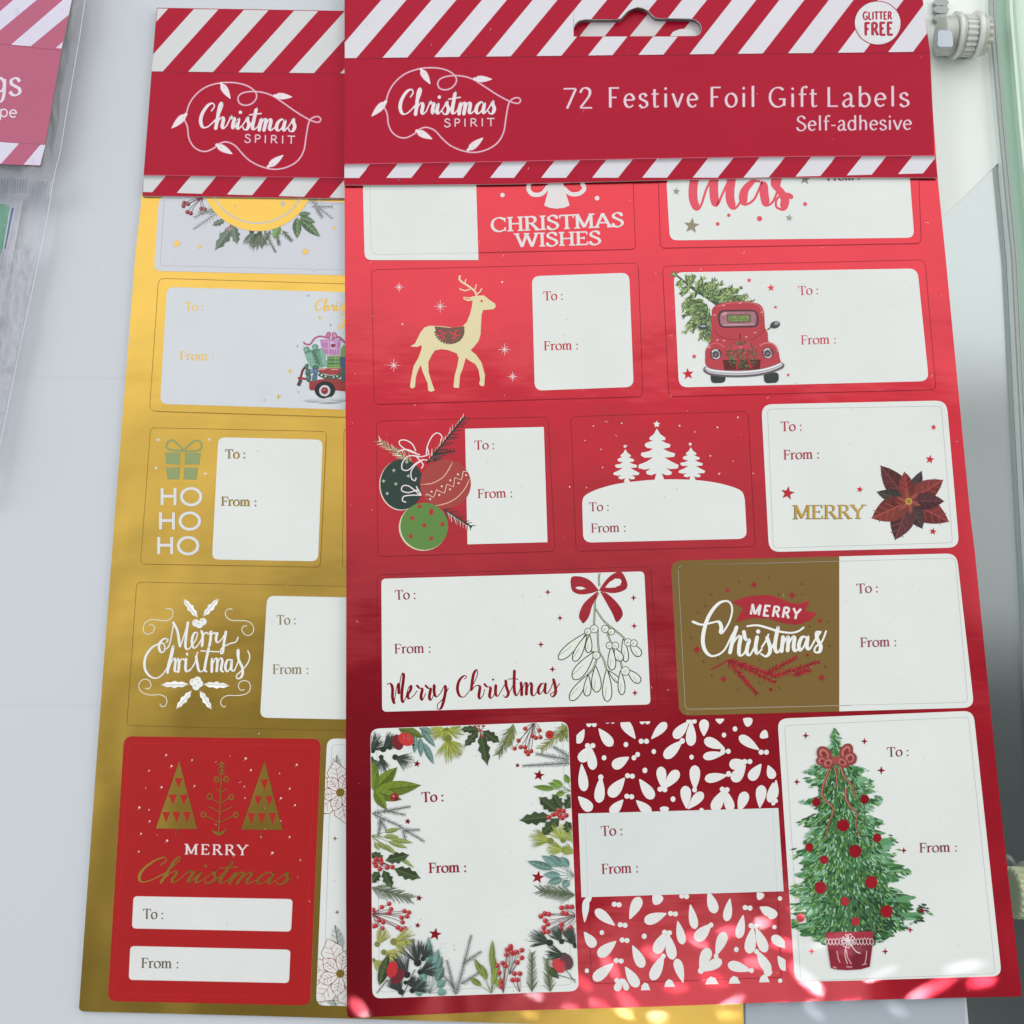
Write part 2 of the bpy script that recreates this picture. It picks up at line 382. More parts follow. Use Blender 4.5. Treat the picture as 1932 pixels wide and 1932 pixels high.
# ------------------------------------------------------------------ small motifs
def star(art, x, y, r, col=(170, 40, 60), m='ink', n=5, k=.42, rot=-90):
    pts = []
    for i in range(2*n):
        a = R(rot+180*i/n); rr = r if i % 2 == 0 else r*k
        pts.append((x+rr*math.cos(a), y+rr*math.sin(a)))
    art.poly(pts, col, m)
def snow(art, x, y, r, col=(225, 215, 220), wd=1.3):
    if art.each: art.mark()
    for i in range(4):
        a = R(45*i); rr = r*(1 if i % 2 == 0 else .72)
        art.line([(x-rr*math.cos(a), y-rr*math.sin(a)), (x, y), (x+rr*math.cos(a), y+rr*math.sin(a))], [.5, wd*1.5, .5], col)
def sh(col, k): return tuple(max(0, min(255, v*k)) for v in col)
def leaf(art, b, t, wd, col, vein=None, n=7):
    dx, dy = t[0]-b[0], t[1]-b[1]; L = math.hypot(dx, dy) or 1; nx, ny = -dy/L, dx/L
    prof = [math.sin(math.pi*(i/n)**.85)**.9 if 0 < i < n else 0 for i in range(n+1)]
    A = [(b[0]+dx*i/n+nx*wd/2*prof[i], b[1]+dy*i/n+ny*wd/2*prof[i]) for i in range(n+1)]
    B = [(b[0]+dx*i/n-nx*wd/2*prof[i], b[1]+dy*i/n-ny*wd/2*prof[i]) for i in range(1, n)]
    art.poly(A+B[::-1], col)
    half = A+[(b[0]+dx*i/n, b[1]+dy*i/n) for i in range(n-1, 0, -1)]
    art.poly(half, sh(col, .86))
    if vein:
        art.line([b, t], max(.5, wd*.06), vein)
        for i in range(1, 5):
            f = i/5.5; c = (b[0]+dx*f, b[1]+dy*f); p = wd*.36*math.sin(math.pi*f)
            for sgn in (1, -1):
                art.line([c, (c[0]+dx/L*p*.9+nx*sgn*p, c[1]+dy/L*p*.9+ny*sgn*p)], max(.35, wd*.03), vein)
def holly(art, b, t, wd, col=(48, 66, 44), vein=(110, 130, 85)):
    dx, dy = t[0]-b[0], t[1]-b[1]; L = math.hypot(dx, dy) or 1; nx, ny = -dy/L, dx/L
    def side(s):
        o = []
        for i in range(0, 9):
            f = i/8; env = math.sin(math.pi*min(1, f*.93+.05))
            k = 1.0 if i % 2 == 0 else .62
            if i in (0, 8): k = 0
            o.append((b[0]+dx*f+nx*s*wd/2*env*k, b[1]+dy*f+ny*s*wd/2*env*k))
        return o
    A, B = side(1), side(-1)
    art.poly(A+B[::-1][1:-1], col); art.poly(A+[(b[0]+dx*i/4, b[1]+dy*i/4) for i in (3, 2, 1)], sh(col, 1.18)); art.line([b, t], .8, vein)
def drop(art, b, t, wd, col=(222, 228, 226), m='ink', outline=None):
    """mistletoe leaf: pointed at b, round at t"""
    dx, dy = t[0]-b[0], t[1]-b[1]; L = math.hypot(dx, dy) or 1; nx, ny = -dy/L, dx/L; r = wd/2
    A = []
    for f, k in ((0, .1), (.13, .36), (.3, .66), (.48, .9), (.66, 1), (.82, .93), (.94, .62), (1, .15)):
        A.append((f, k*r))
    pts = [(b[0]+dx*f+nx*k, b[1]+dy*f+ny*k) for f, k in A]+[(b[0]+dx*f-nx*k, b[1]+dy*f-ny*k) for f, k in A[::-1]]
    if outline:
        art.poly(pts, col); c = cat(pts+[pts[0]], 3); art.line(c, outline[1], outline[0])
        for i in range(5):
            f = .5+.09*i; o = r*(.25+.12*i)*.8
            art.line([(b[0]+dx*f+nx*o, b[1]+dy*f+ny*o), (b[0]+dx*(f+.12)+nx*o*.9, b[1]+dy*(f+.12)+ny*o*.9)], .5, outline[0])
    else: art.poly(pts, col, m)
def pine(art, b, t, n, ln, col, wd=.8, ang=42, both=(1, -1), stem=None, jit=.25):
    dx, dy = t[0]-b[0], t[1]-b[1]; L = math.hypot(dx, dy) or 1; a0 = math.atan2(dy, dx); wd *= 1.3 if ln > 11 else 1.0
    art.line([b, t], wd*1.2, stem or sh(col, .8))
    for i in range(n):
        f = (i+.4)/n; x, y = b[0]+dx*f, b[1]+dy*f
        for s in both:
            a = a0+s*R(ang)*(1+random.uniform(-jit, jit)); l = ln*(1-.45*f)*random.uniform(.8, 1.1)
            art.line([(x, y), (x+l*math.cos(a), y+l*math.sin(a))], [wd, wd*.4], sh(col, random.uniform(.8, 1.25)))
def tuft(art, x, y, adeg, n, ln, col, spread=75, wd=.8):
    wd *= 1.2
    for i in range(int(n*1.5)):
        a = R(adeg+random.uniform(-spread, spread)); l = ln*random.uniform(.7, 1.1)*(1-.25*abs(math.sin(a-R(adeg))))
        art.line([(x, y), (x+l*math.cos(a), y+l*math.sin(a))], [wd*1.2, wd*.4], sh(col, random.uniform(.75, 1.3)))
    art.disc(x, y, ln*.16, col=sh(col, .8), n=8)
def spray(art, b, tips, wd, col, vein=None):
    for t in tips:
        mx = (b[0]*.55+t[0]*.45, b[1]*.55+t[1]*.45); art.line([b, mx], .8, sh(col, .85)); leaf(art, mx, t, wd, sh(col, random.uniform(.9, 1.12)), vein)
def berries(art, root, pts, r, col, stem=(95, 60, 55)):
    for p in pts:
        mid = ((root[0]+p[0])/2+random.uniform(-3, 3), (root[1]+p[1])/2+random.uniform(-2, 2)); art.line(cat([root, mid, p], 4), .9, stem)
    for p in pts:
        art.disc(p[0], p[1], r, col=col, n=12); art.disc(p[0]+r*.25, p[1]+r*.3, r*.6, col=sh(col, .82), n=8); art.disc(p[0]-r*.3, p[1]-r*.3, r*.22, col=(225, 150, 145), n=6)
WHITE = (225, 229, 226); DKRED = (172, 10, 46)
# ------------------------------------------------------------------ setting
TABLE = mat('white_shelf_board', (203, 208, 214), rough=.5, spec=.3, bump=[(25, .15, .0008, (1, 1)), (1500, .1, .00002, (1, 1))])
MIRR = mat('dark_glass_shelf', (188, 198, 198), rough=.17, metal=.97, coat=.2, bump=[(14, .25, .0010, (1, 1))])
def board(name, pts, z, zb, m, label=None):
    o = slab(name, pts, z, zb, m, None); o['kind'] = 'structure'; return o
board('white_tabletop', [(-900, -500), (1596, -500), (1643, 0), (1734, 950), (1825, 1905), (1850, 2200), (1900, 2700), (-900, 2700)], 0, -.0115, TABLE)
o = link('glass_shelf', [(-.5, -.5, -.012), (.5, -.5, -.012), (.5, .6, -.012), (-.5, .6, -.012)], [(0, 1, 2, 3)], MIRR); o['kind'] = 'structure'

SEAM = mat('tabletop_seam', (198, 203, 209), rough=.6)
for y_, sl in ((712, .006), (1331, .004)):
    o = link('tabletop_seam', [P(-300, y_-1.6+300*-sl, 2e-5), P(660, y_-1.6+660*sl, 2e-5), P(660, y_+1.6+660*sl, 2e-5), P(-300, y_+1.6-300*sl, 2e-5)], [(0, 3, 2, 1)], SEAM); o['kind'] = 'structure'
# bevelled edge of the glass shelf (right)
EDGE = [(1863, -40), (1864, 20), (1882, 236), (1895, 370), (1906, 483), (1918, 720), (1931, 966), (1950, 1300), (2040, 2600)]
PALE = mat('clear_edge_strip', (228, 236, 232), rough=.3, spec=.6)
GREY = mat('grey_edge_strip', (164, 174, 170), rough=.35, spec=.6)
GREEN = mat('green_glass_edge', (168, 204, 184), rough=.2, spec=.8, coat=.5)
PGREEN = mat('pale_green_glass_edge', (212, 232, 214), rough=.25, spec=.8)
edge = empty('shelf_edge', P(1880, 240, -.011), label='clear green glass shelf edge running down the far right side', cat='shelf edge')
def strip(name, o0, o1, z, zb, m):
    pts = [(x+o0, y) for x, y in EDGE]+[(x+o1+max(0, (300-y))*.0, y) for x, y in EDGE[::-1]]
    return slab(name, pts, z, zb, m, edge)
strip('clear_strip', 0, 4, -.0095, -.0119, PALE)
strip('grey_strip', 4.2, 7, -.0085, -.0119, GREY)
strip('clear_strip', 7.2, 11, -.009, -.0119, PALE)
strip('grey_strip', 11.2, 14, -.0085, -.0119, GREY)
strip('glass_face', 14.2, 41, -.0105, -.0119, GREEN)
strip('glass_rim', 41.2, 47, -.008, -.0119, PGREEN)
strip('glass_rim', 47.2, 52, -.009, -.0119, GREEN)
strip('glass_face', 52.2, 140, -.0105, -.0119, PGREEN)
reflection_m = mat('painted_reflection', (246, 252, 248), rough=.6)  # white slab painted as a bright reflection on the glass, not a card
o = slab('painted_reflection', rquad((1700, -120), (1861, -120), (1889, 302), (1700, 486), 2, 2), -.0113, -.0118, reflection_m, None)
tag(o, 'painted bright reflection on the glass at the top right beside the clear fitting', 'card')

# clear knurled fittings
CLEAR = mat('clear_plastic', (240, 243, 236), rough=.16, spec=.8, trans=.15, coat=.4)
CLEARD = mat('smoky_clear_plastic', (212, 216, 206), rough=.18, spec=.8, trans=.12)
MILK = mat('milky_plastic', (196, 204, 216), rough=.5)
def drum(name, cx, r, x0, x1, m, parent, teeth=0, depth=.12, n=48):
    """ridged wheel with its axis along x; cx = (y, z) of the axis"""
    N = teeth*4 if teeth else n; v = []; f = []
    prof = [(x0, .9), (x0+(x1-x0)*.08, 1), (x1-(x1-x0)*.08, 1), (x1, .9)]
    for xx, k in prof:
        for i in range(N):
            rr = r*k*((1 if (i % 4) in (0, 1) else 1-depth) if teeth else 1); a = 2*math.pi*i/N
            v.append((xx, cx[0]+rr*math.cos(a), cx[1]+rr*math.sin(a)))
    for s in range(3):
        for i in range(N):
            j = (i+1) % N; f.append((s*N+i, s*N+j, (s+1)*N+j, (s+1)*N+i))
    f.append(tuple(range(N-1, -1, -1))); f.append(tuple(range(3*N, 4*N)))
    return link(name, v, f, m, parent)
def fitting(px, py, z, label, order, r=.0058):
    c = P(px, py, z); e = empty('clear_fitting', c, label=label, cat='fitting')
    u = P(px+10, py, z)[0]-c[0]; u /= 10
    for name, a, b, k, m, teeth in order:
        drum(name, (c[1], c[2]), r*k, c[0]+a*u, c[0]+b*u, m, e, teeth)
    return e, c, u
e, c, u = fitting(1812, 67, -.0055, 'clear ridged plastic fitting beside the glitter free header', [
    ('collar', -40, -14, .92, CLEARD, 0), ('flange', -14, -7, 1.1, CLEAR, 0), ('flange', -6, -1, .98, CLEARD, 0),
    ('ridged_wheel', 0, 22, .98, CLEAR, 22), ('flange', 23, 31, 1.12, CLEAR, 0), ('flange', 32, 40, .98, CLEARD, 0), ('ridged_wheel', 40, 50, .9, CLEARD, 16)])
a = slab('milky_tab', rquad(*[(1770, 56), (1796, 58), (1799, 88), (1769, 88)], 6), .0012, .0002, MILK, e)
PAD = mat('grey_pad', (172, 182, 180), rough=.4)
for yy in (4, 17.5, 34):
    slab('oval_pad', orient(ell(1776, yy, 14.5, 7.4, .05, 20)), -.0098, -.0112, PAD, e)
fitting(1934, 1684, -.0062, 'pale green ridged fitting beside the lower right sheet edge', [
    ('ridged_wheel', -26, 2, 1.0, mat('green_tinted_plastic', (196, 206, 170), rough=.3, spec=.7, coat=.3), 20),
    ('flange', 3, 12, 1.2, CLEARD, 0), ('collar', 13, 40, .8, CLEARD, 0)], r=.0062)

# ------------------------------------------------------------------ striped header card
GS, GH = .0012, .0019      # gold sheet and gold header levels
RS, RH = .0031, .0040      # red sheet and red header levels

def interp(xs, x):
    for i in range(len(xs)-1):
        if xs[i][0] <= x <= xs[i+1][0]:
            t = (x-xs[i][0])/(xs[i+1][0]-xs[i][0]); return xs[i][1]+t*(xs[i+1][1]-xs[i][1])
    return xs[0][1] if x < xs[0][0] else xs[-1][1]
def band_stripes(art, edges, base, top, slope, white=(214, 217, 224), clip=None):
    """white stripes: edges = [(left_x, right_x)] on the base line; slope(x) = dx per px upwards"""
    for a, b in edges:
        yb = interp(base, (a+b)/2); yt = interp(top, (a+b)/2)-30
        k = slope((a+b)/2); dy = yb-yt
        art.poly([(a-.9, interp(base, a)), (b+.9, interp(base, b)), (b+.9+k*dy, yt), (a-.9+k*dy, yt)], (196, 122, 138), clip=clip)
        art.poly([(a, interp(base, a)), (b, interp(base, b)), (b+k*dy, yt), (a+k*dy, yt)], white, clip=clip)
def printed_shade(art, edges, bot, top, k, wcol, rcol, rows=6, h=1.7):
    """the drop shadow printed under the plain band: rows of darker ink over stripes and ground"""
    x0, x1 = top[0][0], top[-1][0]
    for r in range(rows):
        m_ = .62+.38*(r+.5)/rows
        y = lambda x, q: interp(top, x)+h*(r+q)
        xs = [x0+(x1-x0)*i/24 for i in range(25)]
        for xa, xb in zip(xs[:-1], xs[1:]): art.poly([(xa, y(xa, 0)), (xb, y(xb, 0)), (xb, y(xb, 1)), (xa, y(xa, 1))], sh(rcol, .8+.2*(r+.5)/rows))
        for a, b in edges:
            hb = interp(bot, (a+b)/2)-interp(top, (a+b)/2+k*30)
            d0, d1 = (hb-h*r)*k, (hb-h*(r+1))*k
            q = [(a+d0, y(min(max(a+d0, x0), x1), 0)), (b+d0, y(min(max(b+d0, x0), x1), 0)), (b+d1, y(min(max(b+d1, x0), x1), 1)), (a+d1, y(min(max(a+d1, x0), x1), 1))]
            q = [(min(max(p[0], x0), x1), p[1]) for p in q]
            if q[1][0]-q[0][0] > .5: art.poly(q, sh(wcol, m_))

# ================================================================== gold pack
gold = empty('label_pack', P(800, 1000, 0), label='gold foil gift label pack partly hidden under the red one', cat='gift labels')
gold_out = [(268, 366), (255, 483), (217, 966), (181, 1449), (149, 1901), (151, 1906), (157, 1908.5), (483, 1916.5), (650, 1921.5), (1404, 1943), (1402, 1900), (1369, 397)]
slab('foil_sheet', gold_out, GS, .0001, GOLD, gold, side=PAPER)
gcard = orient([(296, 14.5), (648, 20.5), (1360, 32), (1372, 396), (650, 374.5), (483, 372), (268.5, 369.5), (271, 329), (286, 135)])
gh = slab('header_card', gcard, GH, GS+.0001, INK, gold, side=PAPER); 
def recolor(o, col):
    a = o.data.color_attributes['Col']; a.data.foreach_set('color', list((*lin(col), 1))*len(a.data))
recolor(gh, DKRED)
A = Art(GH+1e-5); A.each = 1
gtop = [(296, 15), (648, 20.5), (1360, 32)]; gb0 = [(286, 135), (648, 138.7), (1360, 147)]
gb1 = [(271, 329.5), (648, 335), (1372, 346)]; gbot = [(268.7, 369.5), (483, 372), (650, 374.5), (1372, 396)]
ctop = orient([(297, 16), (1360, 33), (1362, 147), (648, 138.7), (286, 135)])
cbot = orient([(271, 329.5), (648, 335), (1370, 346), (1371, 395), (650, 373.5), (269.7, 368.7)])
GW = (212, 213, 214)
band_stripes(A, [(163, 210), (260, 306.2), (355, 401.2), (450, 495.5), (545.5, 591.7), (642, 688), (737, 784)], gb0, gtop, lambda x: .9, GW, ctop)
band_stripes(A, [(233, 281.2), (328.7, 376.2), (425, 472.5), (524, 571.7), (620.5, 669), (717, 765)], gbot, gb1, lambda x: .83, GW, cbot)
A.each = 0; A.mark(); printed_shade(A, [(233, 281.2), (328.7, 376.2), (425, 472.5), (524, 571.7), (620.5, 669), (717, 765)], gbot, [(271.3, 329.7), (648, 335.2), (1370, 346.2)], .83, GW, DKRED); A.line([(286, 135.5), (648, 139.2), (700, 140)], 1.6, (140, 28, 52)); A.line([(271, 330), (648, 335.5), (700, 336)], 1.4, (190, 70, 95))
A.build('stripe_print', gh)

def garland(art, f):
    """string of lights logo with its words; f maps (x, y)"""
    def t(pts): return [f(*t1(1, 0, *p)) for p in pts]
    main = [(978, 790), (1000, 700), (1050, 620), (1130, 555), (1240, 518), (1350, 512), (1440, 530), (1500, 570), (1512, 615), (1480, 660), (1430, 678), (1385, 665), (1372, 625), (1400, 590), (1470, 572), (1560, 575), (1640, 600), (1720, 650), (1820, 715), (1915, 765), (1975, 780), (1997, 757), (1975, 737), (1932, 750), (1905, 790), (1885, 900), (1868, 1000), (1820, 1080), (1740, 1130), (1650, 1150), (1560, 1138), (1470, 1100), (1410, 1050), (1360, 995), (1320, 970), (1270, 962), (1215, 985)]
    low = [(965, 805), (990, 860), (1000, 940), (1030, 1000), (1080, 1035), (1140, 1038), (1210, 1000)]
    H1, WH = (196, 92, 120), (232, 222, 226)
    bulbs = [((985, 760), (872, 878), 50), ((1240, 515), (1315, 634), 48), ((1640, 595), (1780, 598), 46), ((1203, 983), (1330, 1050), 48), ((1593, 1138), (1714, 1040), 48)]
    for pts in (main, low): art.line(cat(t(pts), 6), 4.2, H1)
    for b, e_, wd in bulbs:
        b_, e2 = t([b, e_]); drop(art, e2, (b_[0]+(e2[0]-b_[0])*.1, b_[1]+(e2[1]-b_[1])*.1), wd/4+3.5, H1)
    for pts in (main, low): art.line(cat(t(pts), 6), 1.7, (226, 196, 206))
    for b, e_, wd in bulbs:
        b_, e2 = t([b, e_]); drop(art, e2, (b_[0]+(e2[0]-b_[0])*.12, b_[1]+(e2[1]-b_[1])*.12), wd/4, WH)
        art.line([b_, (b_[0]+(e2[0]-b_[0])*.16, b_[1]+(e2[1]-b_[1])*.16)], 5, WH)
        m_ = ((b_[0]*.7+e2[0]*.3), (b_[1]*.7+e2[1]*.3)); art.line([m_, (m_[0]+3, m_[1]+1)], .7, (150, 120, 125))
    a, b = f(750, 216), f(934, 214)
    for gr, col in ((2.0, (182, 66, 96)), (0, WH)):
        script(art, 'Christmas', *a, *b, 42, .155, .055, .1, col, grow=gr)
    a, b = f(837.5, 239.5), f(934, 238)
    for gr, col in ((2, (188, 80, 108)), (0, (222, 205, 212))):
        text(art, 'SPIRIT', *a, *b, 15, 'sans', col, grow=gr, track=.22)
A = Art(GH+4e-5); garland(A, lambda x, y: (x-377, y+22.5+(x-701)*.048)); A.build('lights_logo', gh)

def sticker(pack, zs, cut, r, white=None, wr=12, foil='red', body='foil', label=None, wcol=WHITE, clipx=None):
    """die-cut sticker: slab with its own rim, a cut line, and a printed panel"""
    if body == 'foil':
        out = rquad(*cut, r)
        s = slab('sticker', out, zs+.00006, zs+.000005, RED if foil == 'red' else GOLD, pack, side=RED if foil == 'red' else GOLD, label=label)
    else:
        out = rquad(*white, wr)
        s = slab('sticker', out, zs+.00006, zs+.000005, INK, pack, side=PAPER, label=label); recolor(s, wcol)
    A = Art(zs+.00007)
    q = rquad(*cut, r); q = q+[q[0]]
    if body == 'foil':
        dk, lt = ((120, 25, 40), (225, 110, 120)) if foil == 'red' else ((120, 90, 35), (245, 215, 130))
        A.line(q, .9, dk); A.line([(x+.9, y+.9) for x, y in q], .45, lt, foil)
    else: A.line(q, .7, (168, 172, 170) if sum(wcol) > 500 else sh(wcol, 1.2))
    A.build('cut_line', s)
    B = Art(zs+.00009)
    if body == 'foil' and white:
        B.poly([(x-.0, y+.0) for x, y in rquad(*white, wr)], wcol); B.build('writing_panel', s)
    return s, Art(zs+.00011)

Z = GS
# G1 wreath
s, A = sticker(gold, Z, [(310, 374), (1000, 396), (1000, 518), (302, 501)], 6, [(300, 371), (1010, 392), (1010, 528), (290.5, 511)], 14, body='print', label='pale grey sticker with a gold disc over green winter foliage', wcol=(208, 210, 218))
GG = (92, 108, 92)
f = lambda *p: t1(0, 0, *p)
berries(A, f(1530, 1490), [f(1390, 1530), f(1385, 1555), f(1420, 1540), f(1415, 1600), f(1440, 1610), f(1520, 1575), f(1500, 1500), f(1545, 1580)], 4.2, (150, 80, 90))
for b, t_ in (((1640, 1560), (1465, 1640)), ((1650, 1600), (1460, 1730)), ((1620, 1600), (1500, 1600))): pine(A, f(*b), f(*t_), 10, 11, (130, 138, 128), .8)
for b, t_, wd in (((1770, 1690), (1620, 1890), 24), ((1760, 1700), (1790, 1845), 20), ((1700, 1660), (1600, 1700), 14)): holly(A, f(*b), f(*t_), wd, (98, 112, 100), (160, 165, 150))
berries(A, f(1740, 1690), [f(1715, 1725), f(1740, 1728)], 3.2, (190, 150, 155))
for x, y, d in ((475, 437, 95), ((483+1900/4*0+0), 445, 100), (490, 440, 80)): tuft(A, x, y, d, 26, 30, (100, 112, 96), 45, .8)
g1 = lambda x, y: t1(1, 0, x, y)
for b, t_ in (((60, 1740), (150, 1905)), ((110, 1740), (50, 1850)), ((150, 1745), (175, 1850)), ((200, 1740), (270, 1820))): pine(A, g1(*b), g1(*t_), 13, 9, (92, 108, 84), .9)
for b, t_, wd in (((310, 1640), (310, 1800), 17), ((330, 1650), (485, 1788), 17), ((330, 1640), (450, 1680), 13), ((320, 1620), (415, 1610), 10)): leaf(A, g1(*b), g1(*t_), wd, (98, 124, 88), (165, 175, 150))
holly(A, g1(180, 1700), g1(130, 1800), 20, (110, 140, 90), (150, 165, 120))
for b, t_ in (((400, 1500), (575, 1650)), ((420, 1560), (580, 1560)), ((410, 1500), (560, 1500)), ((450, 1560), (500, 1640))): pine(A, g1(*b), g1(*t_), 10, 10, (138, 144, 142), .8)
A.disc(486, 328, 108, col=(240, 205, 110), m='gold', n=72)
ring = [(486+93*math.cos(R(a)), 328+93*math.sin(R(a))) for a in range(0, 181, 4)]
A.line(ring, 3.2, (200, 198, 192))
star(A, *g1(203, 1537), 7.5, (190, 190, 185)); star(A, *f(1775, 1555), 3.5, (200, 190, 160), n=4)
for x, y, r in ((1333, 1838, 8.5), (1507, 1860, 4.8)): star(A, *f(x, y), r, m='gold')
for x, y, r in ((372, 1898, 8), (588, 1717, 4.6)): star(A, *g1(x, y), r, m='gold')
A.build('wreath_print', s)

# G2 truck with gifts
s, A = sticker(gold, Z, [(299, 525), (1000, 546), (1000, 798), (282, 775.5)], 12, [(315, 541.5), (985, 561), (985, 783), (302, 762)], 14, foil='gold', label='gold framed sticker with a red cart piled with presents', wcol=(211, 216, 221))
to_from(A, 348, 587, 384, 587, 338, 680, 404, 681, 17, (222, 196, 140)); 
A2 = Art(Z+.00011); text(A2, 'To :', 348.5, 586, 384.5, 586, 16, 'serif', (200, 160, 80), 'gold'); text(A2, 'From :', 338.5, 679, 404.5, 680, 16, 'serif', m='gold')
script(A2, 'Christmas', 593, 586, 696, 587, 19, .2, .09, .05, (240, 205, 100), 'gold'); script(A2, 'Joy', 636, 616, 684, 616, 21, .2, .09, .05, m='gold')
A2.build('lettering', s)
A = Art(Z+.00013)
k = 400/1932*.4717
def c3(x, y): return (518.9+x*k, 603.8+y*k)
def c3p(l): return [c3(*p) for p in l]
for x0, x1, y in ((540, 1000, 1560), (1050, 1500, 1545), (800, 1300, 1590)): leaf(A, c3(x0, y), c3(x1, y), 7, (196, 200, 202))
A.poly(c3p([(660, 1180), (700, 1170), (1000, 1130), (1700, 1150), (1700, 1390), (1360, 1380), (1160, 1360), (690, 1360), (660, 1330)]), (158, 66, 66))
A.poly(c3p([(840, 935), (1290, 935), (1280, 1050), (1050, 1060), (850, 1010)]), (165, 70, 72))
A.line(c3p([(840, 940), (1290, 942)]), 1.4, (205, 80, 80)); A.line(c3p([(850, 950), (970, 950)]), 1, (235, 215, 210)); A.line(c3p([(1080, 955), (1220, 958)]), 1, (230, 205, 200))
A.line(c3p([(600, 880), (530, 980), (490, 1130)]), 4.2, (120, 50, 50)); A.line(c3p([(440, 1120), (620, 1140)]), 4.2, (165, 55, 65)); A.line(c3p([(500, 1150), (450, 1270)]), 7, (85, 75, 75))
A.poly(c3p([(570, 650), (620, 630), (900, 540), (960, 640), (1010, 900), (820, 930), (680, 920), (620, 780)]), (135, 178, 158))
A.poly(c3p([(700, 610), (850, 560), (930, 900), (800, 930)]), (118, 165, 142))
for i in range(60):
    x, y = random.uniform(620, 990), random.uniform(620, 900)
    A.line(c3p([(x, y), (x+random.uniform(10, 30), y+random.uniform(-8, 12))]), .8, random.choice([(90, 130, 112), (165, 205, 185), (105, 150, 128)]))
for i in range(14):
    y = 600+i*19; x = 740+i*8+math.sin(i*2.2)*22; A.disc(*c3(x, y), 2.2, 1.5, col=(80, 112, 100), n=8)
for x, y, r in ((610, 570, 62), (775, 520, 62)): A.disc(*c3(x, y), r*k, r*k*.9, col=(100, 145, 128)); A.disc(*c3(x-10, y+6), r*k*.5, col=(140, 182, 165))
A.line(c3p([(570, 640), (700, 590), (880, 570)]), 3, (92, 135, 118))
A.poly(c3p([(865, 380), (1275, 375), (1240, 690), (975, 675), (900, 520)]), (186, 130, 178))
for pts in ([(880, 420), (1270, 415)], [(930, 545), (1255, 560)], [(1035, 385), (1030, 680)], [(980, 670), (1245, 678)], [(1180, 385), (1200, 680)]): A.line(c3p(pts), .9, (218, 185, 215))
A.poly(c3p([(1090, 400), (1190, 460), (1150, 590), (1060, 520), (1060, 440)]), (212, 185, 215)); A.disc(*c3(1105, 490), 3, col=(150, 60, 90), n=8); A.disc(*c3(1145, 485), 3, col=(150, 60, 90), n=8); A.poly(c3p([(1080, 500), (1170, 495), (1130, 545)]), (150, 60, 90))
A.line(cat(c3p([(545, 425), (600, 468), (680, 465), (760, 360), (860, 315), (960, 330), (1060, 360)]), 5), 3.3, (176, 100, 135))
A.line(cat(c3p([(1090, 360), (1220, 330), (1290, 380), (1380, 460)]), 5), 4.5, (172, 105, 140))
for x, y, a_ in ((1030, 290, .4), (1150, 295, -.5)): A.disc(*c3(x, y), 5, 6.5, a_, col=(180, 105, 140)); A.disc(*c3(x, y), 2.8, 4, a_, col=(205, 150, 180))
A.poly(c3p([(1010, 690), (1380, 690), (1380, 930), (1010, 930)]), (95, 140, 92))
for i in range(7):
    A.line(c3p([(1020, 700+i*36), (1380, 700+i*36)]), .9, random.choice([(150, 185, 130), (70, 110, 75), (185, 195, 120)]))
    A.line(c3p([(1020+i*48, 700), (1020+i*48, 925)]), .8, random.choice([(150, 185, 130), (70, 110, 75)]))
A.poly(c3p([(1270, 560), (1320, 480), (1400, 490), (1400, 700), (1260, 700)]), (120, 160, 95)); A.poly(c3p([(1260, 710), (1400, 700), (1400, 1000), (1280, 1000)]), (80, 98, 125))
for x, y, rx, ry, cc in ((610, 900, 38, 60, (72, 105, 92)), (640, 1010, 55, 75, (68, 100, 88)), (780, 920, 62, 50, (75, 110, 98)), (715, 985, 45, 50, (105, 125, 150)), (650, 1120, 48, 80, (70, 105, 92)), (765, 1115, 50, 85, (82, 108, 125)), (790, 1000, 55, 55, (85, 105, 130))):
    A.disc(*c3(x, y), rx*k, ry*k, .2, col=cc, n=14); A.disc(*c3(x-8, y-10), rx*k*.5, ry*k*.5, .2, col=sh(cc, 1.3), n=10)
gar = cat(c3p([(840, 1030), (950, 1090), (1080, 1110), (1200, 1095), (1300, 1040), (1400, 1060)]), 5); A.line(gar, 7.5, (62, 92, 76))
for i, p in enumerate(gar):
    if i % 3 == 0: A.disc(p[0], p[1]+random.uniform(-1, 1), 2.2, col=random.choice([(205, 205, 205), (170, 195, 180), (150, 80, 85)]), n=8)
A.disc(*c3(1340, 1120), 6, 7, col=(75, 95, 120)); A.disc(*c3(1320, 1010), 4, 9, col=(70, 110, 90))
A.disc(*c3(965, 1350), 200*k, 170*k, col=(48, 52, 54), n=28); A.disc(*c3(960, 1365), 108*k, 110*k, col=(205, 205, 208), n=24); A.disc(*c3(958, 1365), 68*k, 68*k, col=(155, 60, 70), n=20); A.disc(*c3(950, 1350), 28*k, 20*k, col=(200, 110, 115), n=10)
A.poly(c3p([(820, 1490), (940, 1520), (1080, 1480), (1120, 1500), (1050, 1570), (900, 1570)]), (200, 204, 206))
A.build('gift_cart_print', s)
A = Art(Z+.00011); A.each = 1
for x, y, r in ((480, 465, 5.5), (258, 870, 6.5), (170, 1062, 6)): star(A, *t1(1, 1, x, y), r, m='gold', n=4, k=.3)
for x, y, r in ((313, 680, 3), (320, 1027, 2.5), (562, 520, 3), (62, 1087, 2.5), (395, 300, 3)): star(A, *t1(1, 1, x, y), r, (150, 150, 150), n=4, k=.35)
A.build('star_print', s)

